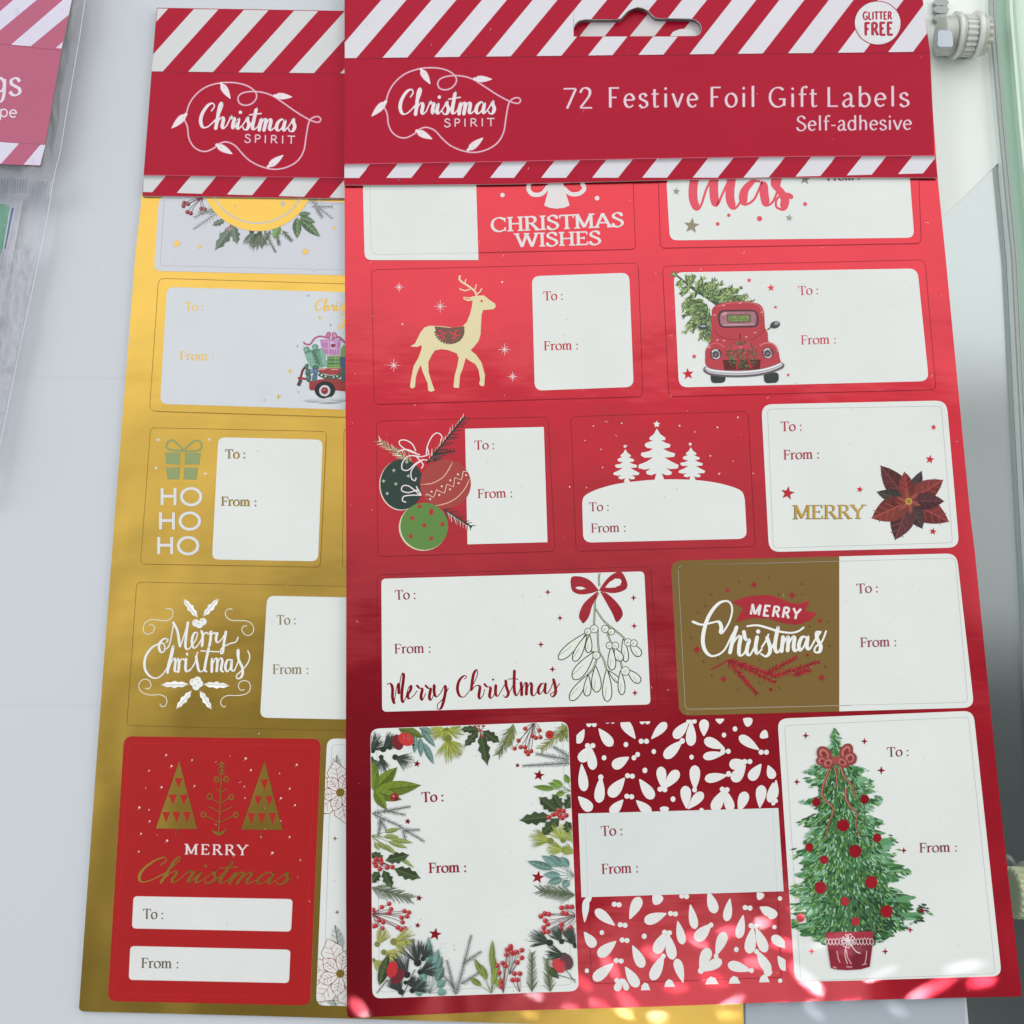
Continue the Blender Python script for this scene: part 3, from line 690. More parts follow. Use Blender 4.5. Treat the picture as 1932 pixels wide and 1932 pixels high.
# G3 HO HO HO
s, A = sticker(gold, Z, [(284, 807), (616, 814), (604, 1070), (265, 1064)], 9, [(412, 825), (609, 829.5), (600, 1059), (400, 1055.5)], 13, foil='gold', label='gold sticker with a green gift box above ho ho ho')
B = Art(Z+.00011)
for gr, cc, dx in ((0, (80, 75, 60), 0), (-.9, (190, 155, 70), 1.0)):
    text(B, 'To :', 425+dx, 865+dx*.6, 464+dx, 864.6+dx*.6, 17, 'serifbold', cc, grow=gr); text(B, 'From :', 417+dx, 954+dx*.6, 485+dx, 955+dx*.6, 17, 'serifbold', cc, grow=gr)
B.build('lettering', s)
GRN = (146, 160, 108)
for q in ([(1245, 1482), (1360, 1482), (1358, 1575), (1252, 1568)], [(1395, 1484), (1515, 1486), (1503, 1574), (1393, 1574)], [(1253, 1596), (1357, 1594), (1354, 1686), (1263, 1685)], [(1388, 1595), (1495, 1598), (1484, 1688), (1383, 1686)]): A.poly(T(0, 1, q), GRN)
for q in ([(1385, 1468), (1350, 1430), (1310, 1393), (1275, 1395), (1256, 1425), (1262, 1452), (1310, 1466), (1385, 1470)], [(1390, 1468), (1430, 1425), (1475, 1393), (1510, 1402), (1520, 1435), (1505, 1462), (1450, 1472), (1390, 1472)]): A.line(cat(T(0, 1, q), 5), 3.6, GRN, caps=True)
for y, xa, xb in ((953, 298, 383), (999, 295, 380.5), (1045.5, 291.5, 377.5)):
    text(A, 'HO', xa, y-.3, xb, y+.2, 32, 'wide', (190, 165, 100), grow=1.4); text(A, 'HO', xa, y-.3, xb, y+.2, 32, 'wide', (222, 222, 224))
for x, y in ((1580, 1385), (1177, 1600), (1550, 1643), (1195, 1387)): star(A, *t1(0, 1, x, y), 4.5, (222, 222, 215), n=4, k=.35)
A.build('gift_print', s)
s, A = sticker(gold, Z, [(649, 808), (990, 815), (985, 1078), (646, 1072)], 9, [(780, 826), (975, 830), (970, 1065), (772, 1060)], 13, foil='gold', label='gold sticker almost wholly covered by the red sheet')

# G4 Merry Christmas in white
s, A = sticker(gold, Z, [(258, 1098), (1010, 1114), (1005, 1386), (239, 1369)], 10, [(504, 1124), (990, 1134), (985, 1364), (490.5, 1354)], 14, foil='gold', label='gold sticker with white hand lettered merry christmas and holly')
B = Art(Z+.00011); to_from(B, 522, 1178.5, 559, 1178, 514, 1271.5, 583, 1271.5, 18, (145, 130, 100)); B.build('lettering', s)
WW = (236, 238, 236)
f = lambda l: T(0, 2, l)
M = [[(1255, 1035), (1280, 1000), (1300, 900), (1312, 832)], [(1308, 835), (1340, 900), (1355, 1000), (1362, 1015)], [(1362, 1010), (1390, 930), (1415, 850), (1425, 832)], [(1418, 835), (1405, 930), (1400, 1020), (1425, 1035), (1450, 1000)],
     [(1450, 1005), (1480, 960), (1490, 915), (1465, 915), (1448, 970), (1460, 1025), (1490, 1010), (1520, 960)], [(1520, 900), (1530, 930), (1525, 1010)], [(1525, 960), (1550, 910), (1575, 920), (1600, 900)], [(1590, 905), (1590, 950), (1580, 1010)], [(1582, 960), (1610, 912), (1635, 925)], [(1640, 915), (1630, 960), (1645, 985), (1680, 950), (1705, 905)], [(1705, 905), (1690, 990), (1680, 1060), (1664, 1065), (1672, 1030), (1730, 995), (1780, 980), (1797, 945)]]
Cc = [[(1255, 985), (1268, 965), (1245, 955), (1215, 975), (1200, 1010), (1210, 1055), (1235, 1055), (1245, 1020), (1235, 995), (1215, 990), (1150, 1020), (1105, 1080), (1090, 1140), (1100, 1200), (1140, 1245), (1190, 1252), (1240, 1210), (1290, 1120), (1310, 1040), (1308, 1010), (1290, 1080), (1270, 1160), (1265, 1212)], [(1268, 1205), (1290, 1140), (1315, 1105), (1325, 1125), (1318, 1195), (1335, 1205)],
      [(1345, 1110), (1352, 1150), (1345, 1205)], [(1347, 1160), (1370, 1110), (1395, 1118)], [(1405, 1110), (1400, 1180), (1410, 1205), (1430, 1190)], [(1430, 1200), (1470, 1140), (1490, 1060)], [(1480, 1090), (1490, 1150), (1500, 1195), (1520, 1205), (1540, 1190)], [(1575, 1030), (1555, 1120), (1545, 1190), (1560, 1205)],
      [(1600, 1110), (1598, 1205)], [(1600, 1160), (1625, 1105), (1640, 1120), (1635, 1200)], [(1637, 1160), (1660, 1105), (1678, 1120), (1668, 1190), (1685, 1205)], [(1745, 1115), (1715, 1120), (1700, 1170), (1715, 1205), (1740, 1170), (1750, 1110), (1745, 1185), (1765, 1200)], [(1770, 1195), (1800, 1120), (1805, 1050), (1795, 1045), (1800, 1110), (1830, 1180), (1825, 1240), (1795, 1258), (1785, 1235), (1830, 1190), (1870, 1140), (1885, 1090), (1870, 1048)]]
for st in M+Cc: brush(A, cat(f(st), 4), 4.6, 2.0, (190, 180, 150), grow=1.0)
for st in M+Cc: brush(A, cat(f(st), 4), 4.6, 2.0, WW)
A.line(f([(1512, 1048), (1580, 1052), (1655, 1055)]), 2.2, WW); A.disc(*f([(1412, 1075)])[0], 2.2, col=WW); A.disc(*f([(1412, 1070)])[0], 2.2, col=WW)
for st in ([(1250, 735), (1265, 728), (1300, 740), (1305, 780), (1280, 812), (1230, 820), (1160, 812), (1110, 825), (1085, 860), (1085, 905), (1115, 922), (1155, 905), (1168, 870), (1145, 850), (1125, 858)],
           [(1755, 738), (1735, 730), (1705, 745), (1705, 785), (1740, 815), (1800, 820), (1860, 822), (1900, 845), (1915, 890), (1890, 928), (1850, 925), (1825, 890), (1840, 862), (1865, 860)],
           [(1095, 1330), (1120, 1335), (1140, 1310), (1125, 1272), (1090, 1262), (1055, 1285), (1050, 1330), (1080, 1365), (1140, 1382), (1200, 1378), (1245, 1395), (1260, 1430), (1245, 1465), (1215, 1465), (1208, 1445)],
           [(1845, 1340), (1820, 1345), (1800, 1320), (1810, 1285), (1850, 1272), (1885, 1295), (1885, 1345), (1850, 1375), (1790, 1385), (1720, 1385), (1680, 1405), (1665, 1440), (1685, 1470), (1705, 1465)]):
    A.line(cat(f(st), 5), 1.7, (226, 222, 205))
def hl(b, t_, wd): holly(A, f([b])[0], f([t_])[0], wd, WW, (170, 150, 90))
for b, t_ in (((1495, 800), (1380, 650)), ((1530, 790), (1655, 648)), ((1430, 1300), (1205, 1305)), ((1530, 1300), (1740, 1312)), ((1450, 1345), (1325, 1490)), ((1505, 1345), (1600, 1495))): hl(b, t_, 14)
for x, y in ((1478, 838), (1532, 828), (1505, 850), (1458, 1285), (1490, 1270), (1480, 1318), (1505, 1295)): A.disc(*f([(x, y)])[0], 7, col=WW); A.disc(*f([(x-8, y-8)])[0], 1.6, 1, col=(190, 170, 110))
for st in ([(1230, 1300), (1240, 1262), (1280, 1272), (1315, 1248), (1345, 1268), (1380, 1252), (1415, 1290)], [(1540, 1290), (1580, 1255), (1605, 1270), (1640, 1248), (1665, 1275), (1705, 1268), (1735, 1308)]): A.line(f(st), .8, (205, 185, 120), 'gold')
A.build('merry_christmas_print', s)

# G5 red sticker
s, A = sticker(gold, Z, [(243, 1402), (594, 1406.5), (575, 1883), (214, 1874)], 9, [(234, 1389), (606, 1394), (585, 1897), (203, 1889)], 17, body='print', label='red printed sticker with gold triangle trees and two writing panels', wcol=(172, 32, 34))
for q, in (([(252, 1691), (552, 1696.5), (549, 1757.5), (249, 1751.5)],), ([(246, 1785), (548, 1792), (545, 1854.5), (243, 1848.5)],)):
    A.poly(rquad(*[(x+(.8 if i in (1, 2) else -.8), y+(.9 if i > 1 else -.9)) for i, (x, y) in enumerate(q)], 8), (196, 100, 100)); A.poly(rquad(*q, 8), (224, 226, 224))
A.build('writing_panel', s)
A = Art(Z+.00013); to_from(A, 269.5, 1733.5, 309, 1734, 266, 1826, 338, 1827, 19, (105, 98, 88))
for gr, cc in ((1.6, (196, 110, 120)), (0, (232, 220, 220))): text(A, 'MERRY', 348, 1611.5, 467, 1613.5, 19, 'serif', cc, track=.18, grow=gr)
A.build('lettering', s)
A = Art(Z+.00013)
for gr, mm in ((.9, 'ink'), (0, 'gold')):
    script(A, 'Christmas', 250, 1664, 540, 1668, 42, .13, .035, .55, (190, 80, 50), mm, grow=gr, dots=True)
A.line(cat([(538, 1664), (546, 1660), (552, 1652)], 4), 1.2, m='gold')
def ttree(ap, bl, br, rows, stem):
    A.poly([ap, br, bl], m='gold')
    for y0, y1, xs, wd in rows:
        for x in xs: A.poly([(x-wd/2, y0), (x+wd/2, y0), (x, y1)], (176, 40, 36))
    A.line([((bl[0]+br[0])/2, bl[1]), stem], 1.2, m='gold')
ttree((338, 1436), (294, 1563), (372, 1564), [(1468, 1487, (337,), 15), (1499.5, 1519, (326, 347), 15), (1532, 1553, (313.5, 333, 353), 15)], (331, 1577))
ttree((499, 1436), (455, 1565), (533, 1566), [(1470, 1491, (499,), 15), (1502, 1521, (487, 508), 14), (1534, 1556, (474, 494, 514), 14)], (492, 1578))
f = lambda l: T(0, 3, l)
A.line(f([(1675, -45), (1650, 505)]), 2.0, m='gold')
for q in ([(1610, 85), (1668, 90), (1730, 88)], [(1625, 155), (1668, 185), (1715, 155)], [(1580, 225), (1665, 268), (1745, 215)], [(1575, 290), (1662, 335), (1755, 290)], [(1535, 350), (1655, 412), (1785, 350)], [(1600, 470), (1652, 500), (1705, 470)]): A.line(f(q), 1.6, m='gold')
for x, y in ((1635, 85), (1708, 85), (1583, 215), (1745, 220), (1535, 352), (1780, 353)):
    A.disc(*f([(x, y)])[0], 6, m='gold'); A.disc(*f([(x, y)])[0], 3.6, col=(172, 40, 36))
for y in (-45, -20, 5, 30): A.poly(f([(1640, y+25), (1675, y-5), (1705, y+25), (1672, y+12)]), m='gold')
A.poly(f([(1600, 465), (1655, 490), (1705, 460), (1690, 495), (1650, 510), (1612, 495)]), m='gold')
A.build('gold_foil_trees', s)
A = Art(Z+.00013)
for x, y, r in ((1125, 20, 2.2), (1220, 145, 3), (1052, 298, 3.4), (1125, 315, 2), (1130, 402, 2.6), (1065, 495, 2.6), (1262, 548, 3.4), (1048, 630, 2.4), (1468, 135, 2.4), (1895, 15, 2.8), (1845, 140, 2), (1850, 225, 2), (1100, 150, 1.4), (1255, -98, 2.8), (1450, -60, 2.4), (1295, -15, 3.2), (1855, -72, 3.4), (2187, 155, 2.6), (2120, 228, 3), (2227, 280, 2.6), (2120, 400, 1.8), (2187, 520, 2.6), (2056, 640, 3.6), (2267, 695, 2), (1970, 520, 1.8), (2110, 40, 1.6), (2240, -25, 3), (1955, -260, 2)):
    p = f([(x, y)])[0]; A.line([(p[0]-r*1.3, p[1]+r*1.7), p], [r*.3, r*1.1], (196, 90, 90)); A.disc(p[0], p[1], r*.62, col=(232, 206, 204), n=10)
A.build('snow_print', s)

# G6 white poinsettia sticker
s, A = sticker(gold, Z, [(626, 1405), (1000, 1412), (985, 1895), (610, 1887)], 9, [(617, 1393), (1012, 1402), (1000, 1905), (596, 1897)], 17, body='print', label='white sticker edge with line drawn red poinsettias', wcol=(226, 230, 228))
def lineflower(cx, cy, n, r, a0, col=(142, 62, 62), fill=(228, 226, 222)):
    for ring, k, off in ((0, 1, 0), (1, .62, .5)):
        for i in range(n):
            a = R(a0+360*(i+off)/n); t_ = (cx+r*k*math.cos(a), cy+r*k*math.sin(a)); nx, ny = -math.sin(a), math.cos(a); wd = r*k*.3
            pts = [(cx, cy), (cx+(t_[0]-cx)*.35+nx*wd*.8, cy+(t_[1]-cy)*.35+ny*wd*.8), (cx+(t_[0]-cx)*.68+nx*wd, cy+(t_[1]-cy)*.68+ny*wd), t_, (cx+(t_[0]-cx)*.68-nx*wd, cy+(t_[1]-cy)*.68-ny*wd), (cx+(t_[0]-cx)*.35-nx*wd*.8, cy+(t_[1]-cy)*.35-ny*wd*.8)]
            A.poly(pts, fill); A.line(pts+[pts[0]], 1.2, col); A.line([(cx, cy), ((cx+t_[0]*4)/5, (cy+t_[1]*4)/5)], .8, col)
            for q in (.4, .55, .7):
                m_ = (cx+(t_[0]-cx)*q, cy+(t_[1]-cy)*q)
                for sg in (1, -1): A.line([m_, (m_[0]+(t_[0]-cx)*.13+nx*sg*wd*.6, m_[1]+(t_[1]-cy)*.13+ny*sg*wd*.6)], .7, col)
A.clip = rquad((617, 1393), (1012, 1402), (1000, 1905), (596, 1897), 17)
for b, t_ in (((628, 1478), (636, 1424)), ((640, 1500), (612, 1536)), ((640, 1800), (632, 1745)), ((620, 1870), (636, 1900)), ((618, 1860), (598, 1895))): leaf(A, b, t_, 26, (205, 214, 206), (70, 85, 72)); 
lineflower(642, 1495, 6, 60, 20); lineflower(642, 1837, 6, 70, 10)
for x, y in ((642, 1495), (642, 1837)): A.disc(x, y, 8, m='gold')
for x, y in ((632, 1582), (636, 1721)): star(A, x, y, 5, m='gold', n=4, k=.3)
A.build('poinsettia_print', s)
# ================================================================== red pack
red = empty('label_pack', P(1280, 1000, .002), label='red foil gift label pack lying on top of the gold one', cat='gift labels')
red_out = [(650, 96), (650, 349), (651.5, 700), (653.5, 1100), (652.5, 1449), (653, 1700), (654.5, 1908), (656, 1917), (660, 1920.5), (700, 1919), (966, 1907), (1200, 1900.5), (1449, 1891.5), (1700, 1885), (1926, 1880), (1927.5, 1874), (1903, 1660), (1880, 1449), (1839, 1038.5), (1830, 966), (1784, 483), (1769, 335), (1752, 96)]
slab('foil_sheet', red_out, RS, RS-.0009, RED, red, side=PAPER)
out_r = [(650, -60), (650, 110), (649.5, 309), (649.3, 349), (760, 349), (966, 347), (1200, 341), (1449, 335.3), (1600, 335), (1769.5, 335), (1763, 293), (1755, 99), (1741, 0), (1735, -60)]
slot = T(2, 0, [(515, 275), (1380, 272), (1412, 264), (1430, 240), (1432, 212), (1418, 175), (1390, 150), (1350, 140), (1110, 136), (1080, 130), (1050, 105), (1025, 78), (990, 60), (950, 54), (905, 60), (870, 85), (845, 112), (822, 138), (790, 145), (550, 145), (505, 155), (478, 178), (467, 210), (478, 245), (495, 266)])
rh = slab('header_card', out_r, RH, RH-.00035, INK, red, side=PAPER, hole=slot); recolor(rh, DKRED)
# the rear leaf of the folded header, seen through the hang hole
fl = slab('header_back_leaf', [(1050, -8), (1360, -8), (1360, 92), (1050, 92)], RS-.0009, RS-.0012, INK, red, side=PAPER); recolor(fl, DKRED)
A = Art(RS-.00088)
for x0, x1, sl in ((500, 690, .85), (880, 1065, .85), (1245, 1420, .8)):
    A.poly(T(2, 0, [(x0, 285), (x1, 285), (x1+150, 100), (x0+150, 100)]), (212, 206, 208))
A.build('stripe_print', fl)
A = Art(RS-.0007); A.poly(T(2, 0, [(1195, 268), (1215, 240), (1260, 222), (1310, 215), (1360, 225), (1405, 258), (1400, 275), (1195, 277)]), (218, 218, 220)); A.build('paper_tongue', fl)
rim = cat(slot+[slot[0]], 2); vt = [P(x, y, RH-.0003) for x, y in rim]; n_ = len(vt)
link('hole_rim', vt+[(v[0], v[1], RS-.00089) for v in vt], [(i, i+1, i+1+n_, i+n_) for i in range(n_-1)], mat('painted_shade_hole_rim', (118, 112, 114), rough=.7), rh)  # dark grey paints the shade on the white board's thickness
A = Art(RH+1.5e-5); A.each = 1
rt = [(650, -70), (1735, -70)]; b0 = [(650, 110), (966, 106.5), (1449, 101), (1755, 98.5)]
b1 = [(649, 309), (966, 304), (1200, 299), (1449, 295), (1763, 293)]; bb = [(649, 349), (760, 348.7), (966, 346.8), (1200, 341), (1449, 335.3), (1769, 335)]
RWc = (218, 217, 224)
WR = [575, 671.75, 768, 865.5, 963, 1058.5, 1154.75, 1251, 1346, 1438.5, 1533, 1629, 1721.5]
RW = [625, 721.75, 819, 916.75, 1012, 1109.75, 1204.75, 1301, 1392, 1487, 1581, 1675.5]
# the hole splits the top band into convex pieces that leave it open
sy0, sy1 = 13.5, 69
pieces = [[(650.5, -58), (1082, -58), (1082, 105.3), (966, 106.5), (650.5, 110)], [(1324, -58), (1734.5, -58), (1741.5, 0), (1754.5, 98.5), (1449, 101), (1324, 102.5)],
          [(1082, -58), (1324, -58), (1324, 13), (1082, 13)], [(1082, 69), (1324, 69), (1324, 102.5), (1082, 105.3)],
          [(1082, 13), (1203, 13), (1178, 24), (1171.5, 34), (1104, 36), (1082, 48)], [(1203, 13), (1324, 13), (1324, 44), (1305, 35), (1240, 33.5), (1222, 19)]]
pieces = pieces[:4]
edges = [(0, 0)]
stripe_list = [(RW[i-1], WR[i]) for i in range(1, 13)]
for pc in pieces:
    c = orient(pc)
    band_stripes(A, stripe_list, b0, rt, lambda x: .86-.12*(x-650)/1100, RWc, c)
# slivers between the straight cuts and the curved rim of the hole
rim_l = [(1082, 13), (1203, 13), (1196, 15.5), (1185, 20), (1177, 28), (1171, 34.5), (1163, 36.2), (1103, 36.2), (1092, 38.7), (1085.5, 44.5), (1082.8, 52)]
rim_r = [(1203, 13.2), (1324, 13), (1324, 50), (1320.5, 43.7), (1313.5, 37.5), (1303.5, 35), (1243, 34), (1236, 32.5), (1228, 26), (1222, 19), (1213, 15)]
bot_s = [(1082, 61), (1089.5, 66.5), (1095, 68.7), (1095, 69.2), (1082, 69.2)]
for s_poly in (rim_l, rim_r):
    for a_, b_ in stripe_list:
        yb = interp(b0, (a_+b_)/2); k = .86-.12*((a_+b_)/2-650)/1100; dy = yb+60
        q = orient([(a_, yb), (b_, yb), (b_+k*dy, -60), (a_+k*dy, -60)])
        pts = clip_poly(s_poly, q)
        if len(pts) > 2: A.poly(pts, RWc)
WR2 = [570, 666.75, 765.5, 864, 961, 1061, 1161, 1254.75, 1352, 1449.5, 1545, 1640, 1735]
RW2 = [620, 718, 817, 915.5, 1013, 1111, 1207, 1304, 1401.5, 1499, 1594, 1689]
cb = orient([(649.8, 309), (966, 304), (1449, 295), (1762.6, 293.2), (1768.6, 334.7), (1449, 335), (1200, 340.6), (966, 346.4), (760, 348.5), (649.8, 348.6)])
for a_, b_ in [(RW2[i-1], WR2[i]) for i in range(1, 13)]:
    A.poly(clip_poly([(a_, interp(bb, a_)+.2), (b_, interp(bb, b_)+.2), (b_+.8*42, interp(b1, b_+32)-.2), (a_+.8*42, interp(b1, a_+32)-.2)], cb), RWc)
A.each = 0; A.mark(); printed_shade(A, [(RW2[i-1], WR2[i]) for i in range(1, 13)], bb, [(650, 309.2), (966, 304.2), (1200, 299.2), (1449, 295.2), (1762.5, 293.4)], .8, RWc, DKRED); A.line([(650, 110.6), (966, 107), (1449, 101.6), (1755, 99)], 1.8, (138, 26, 50)); A.line([(650, 309.4), (966, 304.4), (1200, 299.4), (1449, 295.4), (1763, 293.4)], 1.5, (200, 84, 108))
A.build('stripe_print', rh)
A = Art(RH+4e-5); garland(A, lambda x, y: (x, y)); A.build('lights_logo', rh)
A = Art(RH+4e-5)
for wd, x0, y0, x1, y1, cp, tr in (('72', 1061, 205, 1119, 204.5, 39, .06), ('Festive', 1145, 203, 1318, 202, 38, .12), ('Foil', 1337, 202, 1427, 201.5, 38, .12), ('Gift', 1449, 202, 1543, 201.5, 37, .1), ('Labels', 1557, 201.5, 1716, 200.5, 37, .1), ('Self-adhesive', 1502, 246.5, 1721, 244.5, 27, .03)):
    A.mark()
    for gr, cc in ((2.6, (188, 76, 104)), (0, (224, 206, 214))): text(A, wd, x0, y0, x1, y1, cp, 'optima', cc, grow=gr, track=tr)
A.build('lettering', rh)
A = Art(RH+6e-5); A.disc(1656, 43.3, 44.5, 42, .1, col=(160, 38, 60), n=48); A.disc(1656, 43.3, 43, 40.4, .1, col=(222, 222, 226), n=48)
text(A, 'GLITTER', 1628, 37, 1683, 36.5, 14.5, 'bold', (172, 44, 66), track=.04); text(A, 'FREE', 1630.5, 67, 1686, 66, 24, 'bold', (172, 44, 66), track=.04)
A.build('round_badge', rh)

Z = RS
# R1 Christmas wishes
s, A = sticker(red, Z, [(697, 343), (1194, 332), (1199, 470), (702, 481)], 9, foil='red', label='red and white sticker reading christmas wishes under the header')
B = Art(Z+.00009); B.poly(rquad((684.5, 343), (898, 343), (902.7, 490.7), (688, 490.7), 14)[:]+[], WHITE); 
B.poly([(880, 343), (898.3, 343), (902.7, 490.7), (880, 490.7)], WHITE); B.line([(698, 350), (700.5, 470), (705, 478), (715, 480.5), (902, 477)], .6, (170, 175, 172)); B.build('writing_panel', s)
WP = (228, 222, 222)
text(A, 'CHRISTMAS', 925.5, 437.5, 1178, 427, 26, 'serifbold', WP, grow=.8); text(A, 'WISHES', 973, 466, 1135, 461, 25, 'serifbold', WP, grow=.8)
f = lambda l: T(2, 0, l)
A.poly(f([(275, 1375), (383, 1375), (400, 1440), (435, 1550), (395, 1568), (335, 1575), (285, 1568), (243, 1552), (270, 1450)]), WP)
for st, w_ in (([(270, 1410), (225, 1462), (160, 1468), (125, 1430), (130, 1385)], 8), ([(390, 1420), (440, 1462), (505, 1462), (545, 1425), (530, 1385)], 8)): A.line(cat(f(st), 5), w_, WP, caps=True)
for st in ([(250, 1385), (215, 1432), (165, 1430), (160, 1402), (190, 1395)], [(420, 1385), (455, 1430), (505, 1425), (508, 1400), (480, 1392)]): A.line(cat(f(st), 5), 2.6, m='red')
A.disc(948, 368, 4.2, col=WP); A.disc(1126.5, 374, 4.4, col=WP); A.build('tree_ornament_print', s)

# R2 ...mas
s, A = sticker(red, Z, [(1242, 330), (1733, 318), (1738, 459), (1246, 468)], 9, [(1257, 336), (1715.5, 322), (1725, 448.5), (1264, 453.5)], 14, foil='red', label='white sticker with large pink brush lettering cut off by the header')
PK = (226, 88, 104)
f = lambda l: T(2, 0, l)
# brush letters m a s, upper part under the header
for st in ([(1420, 1250), (1372, 1380), (1368, 1500), (1400, 1575), (1430, 1540), (1470, 1420), (1520, 1330)], [(1530, 1300), (1522, 1420), (1530, 1510), (1550, 1545), (1590, 1460), (1640, 1350)], [(1660, 1330), (1645, 1440), (1650, 1520), (1680, 1570), (1720, 1530), (1770, 1430)],
           [(1870, 1370), (1820, 1370), (1760, 1430), (1745, 1500), (1770, 1540), (1830, 1500), (1890, 1380), (1905, 1480), (1925, 1545), (1970, 1520), (2010, 1420), (2030, 1330)], [(2000, 1330), (1985, 1390), (2030, 1450), (2060, 1510), (2040, 1575), (1995, 1560), (2000, 1500), (2060, 1465), (2105, 1485)]):
    brush(A, cat(f(st), 6), 15.5, 3.2, PK, 'ink', 1.2)
A.build('brush_lettering', s)
A = Art(Z+.00013); A.each = 1
for x, y, r, cc in ((1276, 361, 7.5, (150, 148, 135)), (1305, 426, 15.5, (148, 140, 118)), (1489, 411, 7.5, (165, 160, 140)), (1519, 338, 11, (140, 140, 130))): star(A, x, y, r, cc, rot=-84)
for x, y, r in ((1354, 422.5, 3.6), (1375, 406, 3.3), (1433, 412.5, 5), (1519, 385, 3.8)): A.disc(x, y, r, col=PK)
text(A, 'From :', 1560, 341, 1624, 339.5, 17, 'serif', (110, 60, 65)); A.build('star_print', s)

# R3 reindeer
s, A = sticker(red, Z, [(701, 509), (1204, 496), (1213, 748), (706, 763)], 11, [(1003.5, 521), (1187, 514.5), (1195.5, 730), (1009, 737)], 15, foil='red', label='red sticker with a cream reindeer and snowflakes')
B = Art(Z+.00011); to_from(B, 1025.5, 567, 1063, 565.5, 1026, 661, 1092, 659, 17, (192, 50, 66)); B.build('lettering', s)
DEER = (226, 214, 172)
deer = [(1665, 300), (1720, 297), (1760, 330), (1805, 360), (1808, 385), (1790, 402), (1715, 408), (1703, 440), (1698, 520), (1695, 590), (1680, 640), (1650, 680), (1620, 712), (1660, 745), (1700, 800), (1715, 850), (1728, 900), (1722, 980), (1700, 982), (1683, 965), (1692, 930), (1680, 860), (1655, 815), (1610, 790), (1583, 770), (1560, 850), (1540, 900), (1532, 995), (1500, 995), (1490, 985), (1500, 900), (1520, 830), (1530, 770), (1515, 735), (1450, 710), (1400, 703), (1350, 712), (1325, 750), (1300, 800), (1303, 880), (1325, 950), (1348, 1015), (1320, 1025), (1300, 1015), (1295, 960), (1260, 880), (1243, 822), (1220, 870), (1205, 920), (1200, 990), (1180, 1000), (1162, 990), (1170, 930), (1190, 830), (1225, 770), (1250, 700), (1250, 672), (1215, 687), (1165, 682), (1200, 660), (1240, 580), (1270, 540), (1310, 526), (1400, 530), (1480, 540), (1560, 530), (1590, 500), (1615, 440), (1630, 380), (1635, 335), (1600, 342), (1565, 325), (1565, 308), (1610, 312), (1640, 305)]
f = lambda l: T(1, 1, l)
A.poly(f(deer), DEER)
for st, w_ in (([(1665, 302), (1650, 265), (1600, 225), (1560, 200), (1535, 175), (1540, 152)], 3.6), ([(1622, 245), (1580, 262), (1538, 248)], 2.4), ([(1575, 212), (1583, 178)], 2.2), ([(1648, 270), (1662, 218)], 2.2), ([(1665, 290), (1690, 270), (1702, 248)], 2.4)): A.line(cat(f(st), 4), w_, DEER, caps=True)
A.line(f([(1572, 318), (1620, 326)]), 1.6, m='red'); A.disc(*f([(1703, 340)])[0], 2.4, m='red')
sd = [(1348, 528), (1400, 534), (1460, 541), (1520, 538), (1572, 528), (1570, 590)]
sc = [(1430+125*math.cos(R(a))+25, 560+98*math.sin(R(a))) for a in range(5, 176, 10)]
A.poly(f([(1348, 530), (1460, 542), (1573, 530), (1572, 580), (1560, 615), (1540, 640), (1510, 655), (1475, 664), (1440, 658), (1405, 643), (1380, 620), (1360, 585)]), (120, 88, 78))
for i in range(15):
    a = R(8+i*11.7); A.disc(*f([(1460+108*math.cos(a), 562+98*math.sin(a))])[0], 2.2, col=(120, 88, 78), n=8)
for st in ([(1365, 590), (1385, 602), (1405, 590), (1395, 565), (1375, 568)], [(1395, 600), (1430, 580), (1445, 575)], [(1400, 630), (1412, 610), (1425, 630)], [(1540, 590), (1520, 602), (1498, 590), (1508, 562), (1528, 565)], [(1505, 600), (1475, 580), (1460, 572)], [(1480, 630), (1495, 608), (1508, 628)]): A.line(cat(f(st), 4), 2.1, m='red', caps=False)
A.build('reindeer_print', s)
A = Art(Z+.00013); A.each = 1
for x, y, r in ((1080, 235, 9), (1390, 380, 12.5), (1040, 825, 12.5), (1877, 706, 12), (1937, 910, 9.5)): snow(A, *t1(1, 1, x, y), r, (236, 205, 208), 1.2)
for x, y, r in ((1857, 197, 2), (1105, 514, 1.8)): A.disc(*t1(1, 1, x, y), r, col=(235, 205, 208), n=8)
A.build('snowflake_print', s)

